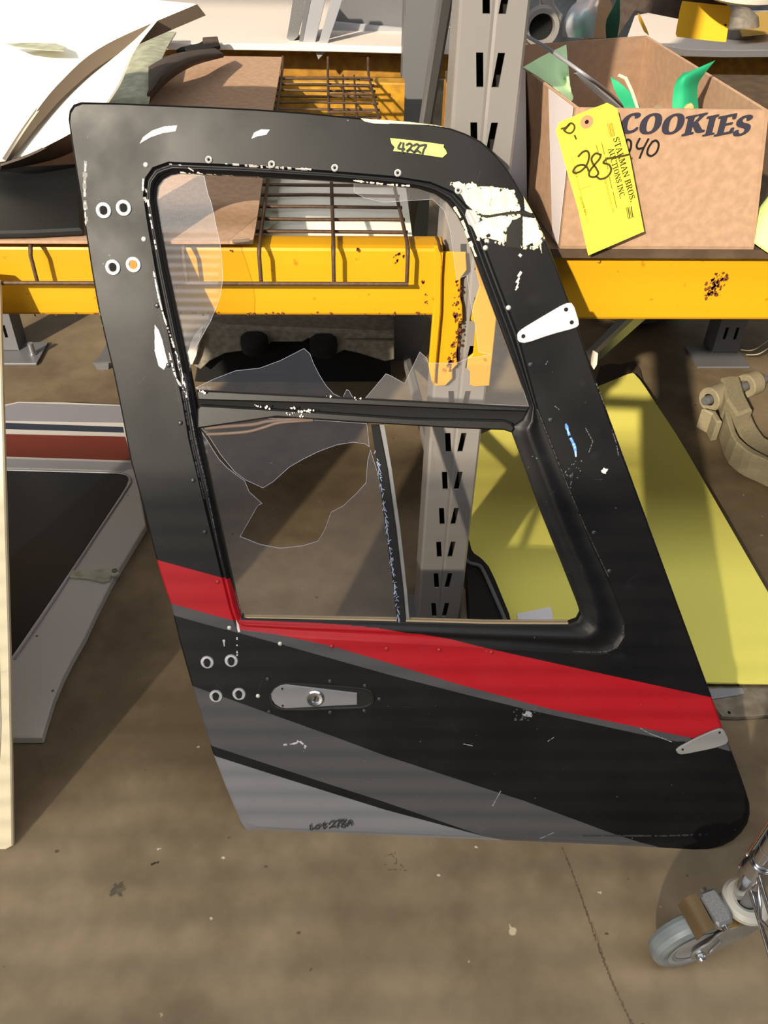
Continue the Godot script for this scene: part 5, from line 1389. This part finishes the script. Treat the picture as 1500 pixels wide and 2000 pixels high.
func under_rack() -> void:
	# yellow sheet over a grey panel
	var gp := sheet("grey_sheet", pv([0.56,1.1365,0.6037,0.9818,0.6414,0.8695,0.6668,0.8678,0.7591,0.8732,0.8553,0.8851,0.925,1.0369,0.8406,1.1738]), 0.010, lay(0.012), mat(Color(0.55, 0.51, 0.45), 0.55, 0.1, M.grime, 3.0), 0.001)
	tag(gp, "dull grey aluminium panel on the floor under the yellow sheet", "panel")
	part("bracket", slab(pv([0.6315,0.9255,0.6964,0.9263,0.696,0.9151,0.6816,0.9109,0.6286,0.9032]), 0.004, 0.001), M.alu, gp, lay(0.0165))
	for p in pv([0.6556,0.8766,0.6845,0.9166,0.6918,0.9368]):
		part("screw_hole", lathe([0, 0.0003, 0.003, 0.0003, 0.003, 0], 10), M.felt, gp, at(p.x, 0.0170 if p.y > 1.0 else 0.0124, -p.y))
	var ys := sheet("yellow_sheet", smooth_closed(pv([0.7773,1.9792,0.7868,1.9369,0.809,1.6582,0.8241,1.1464,0.8308,0.9274,0.8279,0.9207,0.7374,0.9249,0.6311,0.9283,0.5137,0.9433,0.2922,0.9851,0.2513,1.1803,0.2329,1.6051,0.2462,1.642,0.4102,1.7494,0.6354,1.8915,0.7583,1.9713]), 1, 0.12), 0.004, lay(0.03), M.sheet_yellow)
	tag(ys, "large yellow sheet lying on the floor behind the helicopter door", "sheet")
	for q in [[Vector3(0.7365,0.026,-0.9675), 0.0125], [Vector3(0.7625,0.026,-1.6686), 0.0], [Vector3(0.3377,0.026,-1.5893), 0.0]]:
		part("support_batten", box(Vector3(0.05, 0.026 - maxf(q[1], 0.0) - 0.0005, 0.03), 0.001), M.dark_brown, ys, at(q[0].x, (0.026 + q[1]) / 2, q[0].z))
	var wc := sheet("white_card", pv([0.3183,1.0973,0.3872,1.1147,0.3842,1.0483,0.3185,1.0446]), 0.0008, lay(0.0312), mat(Color(0.90, 0.88, 0.90), 0.7))
	tag(wc, "white paper card lying on the yellow sheet", "card")
	var bs := thing("black_seat_pan", "black moulded plastic seat pan between the upright and the yellow sheet", "seat pan", Vector3(0.2686,0.035,-1.1609))
	part("pan", slab(smooth_closed(pv([0.2387,1.2817,0.2428,1.263,0.2444,1.2236,0.2604,1.2057,0.2746,1.1766,0.2972,1.0277,0.2774,0.9823,0.2161,0.9835,0.222,1.0823,0.2274,1.1633]), 1, 0.2), 0.04, 0.004), M.black, bs, lay(0.075))
	var rimp := PackedVector3Array()
	for p in pv([0.2252,1.2071,0.2342,1.1895,0.2475,1.1835,0.2563,1.1748,0.2656,1.1329,0.2765,1.0729,0.285,1.0225]):
		rimp.append(Vector3(p.x, 0.078, -p.y))
	part("grey_rim", tube(smooth_open(rimp), 0.004, 8), M.steel_dark, bs)
	var bg := sheet("beige_strip", pv([0.2279,1.2008,0.2339,1.1721,0.238,1.088,0.238,1.0396,0.2123,1.0402,0.2128,1.1176]), 0.006, lay(0.01), M.cream)
	tag(bg, "beige strip on the floor beside the black seat pan", "strip")
	# cast arm on the right
	var ca := thing("cast_arm", "pale beige cast metal hinge arm with bushings on the floor", "cast arm", Vector3(0.9815,0,-1.7258))
	var cm := mat(Color(0.55, 0.51, 0.41), 0.7, 0.0, M.fine, 3.0)
	var o := Vector3(0.9454,0.055,-1.8181)
	var ex := (Vector3(1.0805,0.055,-1.8922) - o).normalized()
	var turn := Basis(ex, Vector3.UP, ex.cross(Vector3.UP)) * Basis(Vector3.BACK, -PI / 2)
	part("bushing", lathe([0.016, -0.028, 0.030, -0.030, 0.032, -0.027, 0.032, 0.027, 0.030, 0.030, 0.016, 0.028], 28), cm, ca, Transform3D(turn, o))
	part("bushing_bore", lathe([0, -0.024, 0.0165, -0.024], 20), M.felt, ca, Transform3D(turn, o))
	part("pin", lathe([0, -0.045, 0.011, -0.045, 0.012, -0.04, 0.012, 0.18, 0, 0.18], 16), M.steel_dark, ca, Transform3D(turn, o))
	part("bushing", lathe([0.016, -0.02, 0.030, -0.022, 0.032, -0.018, 0.032, 0.018, 0.030, 0.022, 0.016, 0.02], 28), cm, ca, Transform3D(turn, o + ex * 0.125))
	part("clevis", slab(pv([0.9625,1.8609,0.9813,1.8684,1.0149,1.8683,0.9966,1.7824,0.9899,1.7127,0.9421,1.6861,0.9401,1.759]), 0.06, 0.006), cm, ca, lay(0.088))
	part("arm", slab(smooth_closed(pv([0.9488,1.774,0.9652,1.7461,0.9473,1.6508,0.959,1.5982,0.9817,1.5614,1.0286,1.4983,1.0745,1.6075,1.0123,1.6396,1.0096,1.705,1.0234,1.7972,1.0029,1.8214]), 1, 0.2), 0.04, 0.006), cm, ca, lay(0.045))
	part("rib", slab(smooth_closed(pv([0.9311,1.7359,0.9442,1.7222,0.9247,1.6259,0.9382,1.576,0.9653,1.5397,1.0128,1.4811,1.0065,1.4662,0.9591,1.524,0.9258,1.556,0.9088,1.6093]), 1, 0.2), 0.066, 0.003), cm, ca, lay(0.07))
	part("web", slab(pv([0.8848,1.7554,0.9171,1.7437,0.9168,1.6984,0.9,1.694,0.9021,1.73]), 0.06, 0.004), cm, ca, lay(0.062))
	# steel tube behind the door
	var tb := bar(Vector3(0.6685,0.02,-2.0568), Vector3(0.5872,0.46,-1.5129), 0.035, 0.035)
	var tt := part("square_tube", tb[0], mat(Color(0.52, 0.56, 0.64), 0.35, 0.5), self, tb[1])
	tag(tt, "blue-grey square steel tube slanting down behind the helicopter door", "tube")
	part("paper_label", slab(pv([0.5343,0.2804,0.5351,0.3005,0.5478,0.293,0.5507,0.265,0.5462,0.2521,0.537,0.265]), 0.001), mat(Color(0.92, 0.86, 0.82), 0.7), tt, face(-1.62))
	var wp := part("wheel_pant", lathe([0, 0.0, 0.10, 0.004, 0.16, 0.03, 0.185, 0.08, 0.18, 0.14, 0.14, 0.19, 0.07, 0.215, 0, 0.22], 32), mat(Color(0.42, 0.40, 0.38), 0.6, 0.0, M.grime, 3.0), self, at(Vector3(0.8631,0,-2.1375).x + 0.02, 0.0, -2.42))
	tag(wp, "round dull grey cover standing in shadow beyond the slanting tube", "cover")
	for q in [[Vector3(1.0634,0.09,-1.9975), Vector3(1.0842,0.11,-1.9646), Vector3(1.1398,0.15,-1.9801), "upper"], [Vector3(1.0973,0.06,-2.0228), Vector3(1.1194,0.08,-1.9959), Vector3(1.155,0.12,-1.9935), "lower"]]:
		var wire := part("bare_wire", tube(smooth_open(v3([q[0], q[1], q[2]])), 0.0014, 6), M.cream, self)
		tag(wire, q[3] + " white bare wire bent over the slotted upright foot", "wire", "white wires at the upright foot")
	var bp := sheet("brown_plate", pv([0.7077,2.0528,0.7379,2.0696,0.7685,2.0639,0.8116,2.0836,0.8177,2.0414,0.7983,1.9088,0.6325,1.8598]), 0.005, lay(0.006), mat(Color(0.24, 0.19, 0.15), 0.7))
	tag(bp, "dark brown flat plate on the floor beyond the yellow sheet", "plate")
	# scalloped fairing behind the window
	var sf := thing("scalloped_fairing", "pale scalloped fairing with dark openings standing under the left shelf", "fairing", Vector3(-0.1057,0,-1.9738))
	part("skirt", slab(pv([-0.3988,0.0738,-0.385,0.1008,-0.3577,0.1795,-0.3432,0.1951,-0.304,0.1796,-0.1503,0.1725,0.0311,0.1654,0.1227,0.1611,0.1247,0.0884,0.1008,0.0823,0.0312,0.1066,-0.0058,0.1155,-0.0485,0.0916,-0.0942,0.1509,-0.1129,0.1392,-0.1716,0.1392,-0.1911,0.1392,-0.2079,0.1215,-0.2714,0.1127,-0.3112,0.1067,-0.3529,0.0843,-0.3795,0.0586]), 0.02, 0.002), mat(Color(0.56, 0.54, 0.49), 0.6, 0.0, M.grime, 4.0), sf, face(-1.95))
	part("top_sheet", slab(pv([-0.3654,1.9775,-0.1512,1.9614,0.1221,1.9401,0.1279,2.0635,0.034,2.1381,-0.2713,2.152,-0.3471,2.0912]), 0.003), mat(Color(0.42, 0.38, 0.33), 0.6, 0.0, M.grime, 4.0), sf, lay(0.150))
	part("dark_lining", slab(pv([-0.4079,-0.0013,-0.3887,0.0689,-0.3641,0.1438,0.1187,0.1322,0.1188,-0.0267,-0.1078,-0.0424]), 0.25, 0.004), M.felt, sf, face(-1.985))
	for p in [Vector3(-0.2328,0.1447,-1.94), Vector3(-0.0578,0.1388,-1.94)]:
		part("rubber_lug", lathe([0, -0.03, 0.024, -0.03, 0.034, -0.022, 0.036, 0.0, 0.034, 0.014, 0.022, 0.024, 0, 0.026], 20), M.rubber, sf, Transform3D(Basis.IDENTITY, p))
	part("end_fin", slab(pv([-0.4156,0.0855,-0.3926,0.1444,-0.3735,0.1759,-0.3566,0.1901,-0.3811,0.1122,-0.3947,0.0854]), 0.01, 0.001), M.board, sf, face(-1.93))
	var fin := sheet("folded_plate", pv([-0.666,1.9847,-0.6522,2.0194,-0.6494,2.0828,-0.6407,2.0941,-0.6193,1.9899]), 0.004, lay(0.06), M.steel_dark)
	tag(fin, "small grey folded plate behind the left edge of the helicopter door", "plate")
	part("leg", slab(pv([-0.6855,0.0206,-0.6418,0.0347,-0.6482,-0.0001,-0.6785,-0.0001]), 0.004), M.steel_dark, fin, face(-2.05))
	# striped door panel on the floor
	var wp2 := mat(Color(0.74, 0.72, 0.70), 0.5, 0.0)
	var dp := thing("aircraft_panel", "white aircraft door panel with maroon stripe and dark window lying on the floor", "aircraft panel", Vector3(-0.5918,0,-1.4461))
	part("skin", slab(pv([-0.9028,1.8234,-0.862,1.8465,-0.8318,1.8605,-0.7226,1.8576,-0.5662,1.8448,-0.5277,1.7092,-0.4927,1.6056,-0.4649,1.5096,-0.4273,1.3781,-0.441,1.3186,-0.4532,1.2635,-0.4646,1.2097,-0.4702,1.1747,-0.478,1.121,-0.4845,1.0662,-0.495,1.0131,-0.5012,0.9728,-0.505,0.9254,-0.5049,0.8885,-0.5042,0.8479,-0.5466,0.8489,-0.6211,0.8507]), 0.018, 0.002), wp2, dp, lay(0.02))
	part("window_pane", slab(smooth_closed(pv([-0.8582,1.5733,-0.7682,1.5705,-0.6494,1.5635,-0.5269,1.5545,-0.502,1.5504,-0.4934,1.5352,-0.4941,1.5091,-0.5307,1.3382,-0.5692,1.1621,-0.6001,1.029,-0.6341,0.891]), 1, 0.15), 0.002, 0.0005), mat(Color(0.085, 0.095, 0.115), 0.35), dp, lay(0.0216))
	part("grey_band", slab(pv([-0.8986,1.8183,-0.8572,1.839,-0.8283,1.8529,-0.5672,1.8373,-0.5462,1.7615,-0.8374,1.7724,-0.8875,1.775]), 0.0005), mat(Color(0.50, 0.49, 0.52), 0.5), dp, lay(0.0206))
	part("grey_band", slab(pv([-0.8388,1.6205,-0.7839,1.616,-0.5185,1.5995,-0.4974,1.5993,-0.491,1.5776,-0.512,1.5662,-0.6761,1.5776,-0.8277,1.585]), 0.0005), mat(Color(0.58, 0.57, 0.58), 0.5), dp, lay(0.0206))
	part("navy_stripe", slab(pv([-0.8847,1.7661,-0.8348,1.7635,-0.5465,1.7437,-0.5394,1.7196,-0.8269,1.7371,-0.8764,1.7396]), 0.0005), mat(Color(0.14, 0.17, 0.23), 0.5), dp, lay(0.0206))
	part("maroon_stripe", slab(pv([-0.8702,1.7201,-0.8156,1.7154,-0.5336,1.7024,-0.5,1.6072,-0.52,1.6074,-0.7863,1.624,-0.8414,1.6285]), 0.0005), mat(Color(0.42, 0.16, 0.10), 0.5), dp, lay(0.0206))
	part("window_trim", tube(smooth_open(v3([Vector3(-0.7773,0.0215,-1.5713), Vector3(-0.6494,0.0215,-1.5642), Vector3(-0.5273,0.0215,-1.5572), Vector3(-0.4963,0.0215,-1.5454), Vector3(-0.487,0.0215,-1.5265), Vector3(-0.4897,0.0215,-1.4988), Vector3(-0.5275,0.0215,-1.3245), Vector3(-0.5646,0.0215,-1.145), Vector3(-0.5952,0.0215,-1.0127)])), 0.0022, 6), M.alu, dp)
	part("hinge_lug", slab(pv([-0.5457,1.2339,-0.5012,1.2361,-0.4647,1.2384,-0.4535,1.2324,-0.4497,1.2236,-0.4566,1.218,-0.4665,1.2181,-0.4662,1.2067,-0.4788,1.2012,-0.5054,1.2102,-0.5465,1.2166]), 0.008, 0.0015), M.pale_green, dp, lay(0.028))
	part("lug_bush", lathe([0.002, 0.002, 0.0055, 0.002, 0.0055, 0], 12), M.steel_dark, dp, at(Vector3(-0.4614,0.028,-1.2302).x, 0.028, Vector3(-0.4614,0.028,-1.2302).z))
	for p in pv([-0.5104,0.9429,-0.5713,1.0691,-0.7224,1.5785,-0.6728,1.578,-0.6203,1.5755,-0.565,1.571,-0.5121,1.5666,-0.5239,1.3844,-0.4836,1.477]):
		part("rivet", lathe([0, 0.0012, 0.0022, 0.0008, 0.0028, 0], 8), M.steel_dark if p.y < 1.3 else M.alu, dp, at(p.x, 0.02, -p.y))

func front_things() -> void:
	# tall cream panel leaning on the rack at the far left
	var e0 := Vector3(-0.502,0,-0.6639)
	var e1 := Vector3(-0.4428,0.6998,-1.02)
	var up := (e1 - e0).normalized()
	var side := Vector3(-1, 0, 0.10).normalized()
	var nz := side.cross(up).normalized()
	if nz.z < 0:
		nz = -nz
	var b := Basis(up.cross(nz).normalized(), up, nz)
	var lp := thing("leaning_panel", "tall cream fibreglass panel leaning on the rack at the edge of the picture", "panel", e0, "", b)
	part("sheet", slab(smooth_closed(pv([0, 0, 0.002, 0.3, 0, 0.83, -0.5, 0.83, -0.5, 0]), 1, 0.02), 0.012, 0.002), M.cream, lp, Transform3D.IDENTITY, false)
	part("raised_field", slab(smooth_closed(pv([-0.012, 0.10, -0.012, 0.80, -0.48, 0.80, -0.48, 0.10]), 2, 0.08), 0.004, 0.0015), M.white, lp, at(0, 0, 0.003), false)
	# wire cart on casters at the lower right
	var cart := thing("wire_cart", "chrome wire shelf cart on a braked swivel caster at the lower corner", "cart", Vector3(0.5626,0,-0.5498))
	var px := Vector3(0.506,0.16,-0.504)
	part("post", tube(v3([Vector3(px.x, 0.13, px.z), Vector3(px.x, 1.0, px.z)]), 0.0125, 20), M.chrome, cart)
	for k in 30:
		part("post_groove", lathe([0.0127, -0.0012, 0.0131, 0, 0.0127, 0.0012], 20), M.steel_dark, cart, at(px.x, 0.225 + 0.025 * k, px.z))
	part("collar", lathe([0.013, -0.02, 0.0175, -0.02, 0.019, 0.0, 0.0165, 0.022, 0.013, 0.022], 24), M.chrome, cart, at(px.x, 0.197, px.z))
	var back := Vector3(px.x + 0.03, 0.2, px.z - 0.32)
	var rgt := Vector3(px.x + 0.32, 0.2, px.z + 0.06)
	var fwd := Vector3(px.x - 0.0, 0.2, px.z + 0.4)
	for q in [[0.017], [-0.017]]:
		var d := Vector3(0, q[0], 0)
		part("shelf_rail", tube(v3([px + Vector3(-0.010, 0.037, 0.018) + d, Vector3(px.x - 0.030, 0.197, px.z + 0.30) + d]), 0.0032, 10), M.chrome, cart)
		part("shelf_rail", tube(v3([px + Vector3(-0.012, 0.037, -0.012) + d, Vector3(px.x + 0.22, 0.197, px.z - 0.235) + d]), 0.0032, 10), M.chrome, cart)
	var zig := PackedVector3Array()
	for k in 9:
		zig.append(Vector3(px.x - 0.010, 0.197, px.z + 0.018).lerp(Vector3(px.x - 0.030, 0.197, px.z + 0.30), k / 8.0) + Vector3(0, 0.015 if k % 2 == 0 else -0.015, 0))
	part("truss_wire", tube(zig, 0.002, 8), M.chrome, cart)
	zig = PackedVector3Array()
	for k in 11:
		zig.append(Vector3(px.x - 0.012, 0.197, px.z - 0.012).lerp(Vector3(px.x + 0.22, 0.197, px.z - 0.235), k / 10.0) + Vector3(0, 0.015 if k % 2 == 0 else -0.015, 0))
	part("truss_wire", tube(zig, 0.002, 8), M.chrome, cart)
	for k in 8:
		var a := Vector3(px.x + 0.02, 0.214, px.z - 0.02).lerp(Vector3(px.x + 0.21, 0.214, px.z - 0.22), (k + 0.5) / 8.0)
		part("shelf_wire", tube(v3([a, a + Vector3(0.2, 0, 0.3)]), 0.0016, 6), M.chrome, cart)
	# caster
	var wc := Vector3(0.451,0.056,-0.4844)
	var fw := Vector3(-0.975, 0, 0.22).normalized()
	var L := 0.060
	var stem := Vector3(px.x, 0.13, px.z)
	var pivot := Vector3(wc.x, 0.13, wc.z) - fw * L
	var ax := fw.cross(Vector3.UP).normalized()     # points away from the camera's side or towards it, see below
	if ax.z < 0:
		ax = -ax
	var wheel_mat := mat(Color(0.43, 0.46, 0.47), 0.45)
	var hub_mat := mat(Color(0.52, 0.52, 0.535), 0.45)
	var wb := Basis(fw, ax, fw.cross(ax))
	var c0 := Vector3(wc.x, 0.0575, wc.z)
	var cs := part("caster_wheel", lathe([0.030, -0.0135, 0.048, -0.015, 0.0545, -0.012, 0.0572, -0.006, 0.0575, 0, 0.0572, 0.006, 0.0545, 0.012, 0.048, 0.015, 0.030, 0.0135], 48), wheel_mat, cart, Transform3D(wb, c0))
	part("hub", lathe([0, 0.0125, 0.026, 0.0125, 0.034, 0.0130, 0.035, 0.0150, 0.041, 0.0152], 36), hub_mat, cs, Transform3D.IDENTITY, false)
	part("hub", lathe([0.041, -0.0152, 0.035, -0.0150, 0.034, -0.0130, 0.026, -0.0125, 0, -0.0125], 36), hub_mat, cs, Transform3D.IDENTITY, false)
	part("hub_groove", lathe([0.0335, 0.0134, 0.0350, 0.0136], 36), M.felt, cs, Transform3D.IDENTITY, false)
	var fb := Basis(fw, Vector3.UP, fw.cross(Vector3.UP))
	for s in [-1.0, 1.0]:
		var leg := smooth_closed(pv([0.014, 0.008, 0.010, -0.012, -0.012, -0.014, -L - 0.004, 0.012, -L - 0.022, 0.040, -L - 0.022, 0.058, -0.012, 0.058, -0.006, 0.030, 0.006, 0.020]), 2, 0.22)
		part("fork_leg", slab(leg, 0.0028, 0.0008), M.zinc, cart, Transform3D(fb, c0 + fb.z * (s * 0.0215 + 0.0014)))
	var flat := Basis(fw, -fb.z, Vector3.UP)
	part("fork_crown", slab(smooth_closed(pv([-L - 0.024, -0.0215, -L - 0.024, 0.0215, -0.010, 0.0215, -0.010, -0.0215]), 1, 0.12), 0.004, 0.001), M.zinc_gold, cart, Transform3D(flat, Vector3(wc.x, 0.117, wc.z)))
	part("bumper_ring", lathe([0.013, 0.002, 0.020, 0.001, 0.027, 0.003, 0.031, 0.009, 0.0305, 0.014, 0.026, 0.019, 0.019, 0.020, 0.014, 0.017], 36), mat(Color(0.66, 0.65, 0.62), 0.5), cart, at(pivot.x, 0.118, pivot.z))
	part("stem", tube(v3([Vector3(pivot.x, 0.12, pivot.z), Vector3(pivot.x, 0.15, pivot.z), Vector3(stem.x, 0.182, stem.z)]), 0.0115, 20), M.steel_dark, cart)
	part("axle_bolt", lathe([0, 0.008, 0.005, 0.008, 0.0065, 0.005, 0.0065, 0], 6), M.chrome, cart, Transform3D(wb, c0 + ax * 0.0235))
	part("brake_spring", tube(v3([c0 + ax * 0.025 - fw * 0.012 + Vector3.UP * 0.004, c0 + ax * 0.025 - fw * 0.020 + Vector3.UP * 0.034]), 0.0022, 8), M.chrome, cart)
	part("brake_tab", slab(smooth_closed(pv([-0.026, -0.022, -0.002, -0.022, -0.002, 0.022, -0.026, 0.022]), 1, 0.12), 0.016, 0.003), M.zinc, cart, Transform3D(flat * Basis(Vector3.UP, 0.25), Vector3(wc.x, 0.136, wc.z)))
	var bp := part("brake_pedal", curved([
		[Vector3(0.0, 0.078, -0.023), Vector3(0.014, 0.074, -0.023), Vector3(0.021, 0.056, -0.023)],
		[Vector3(0.0, 0.078, 0.023), Vector3(0.014, 0.074, 0.023), Vector3(0.021, 0.056, 0.023)]], 8, 0.003), mat(Color(0.42, 0.35, 0.25), 0.45, 0.5), cart, Transform3D(fb, c0))
	part("brake_pin", tube(v3([c0 + Vector3(0, 0.073, 0) - fw * 0.014 - ax * 0.028, c0 + Vector3(0, 0.073, 0) - fw * 0.014 + ax * 0.028]), 0.0045, 10), M.chrome, cart)
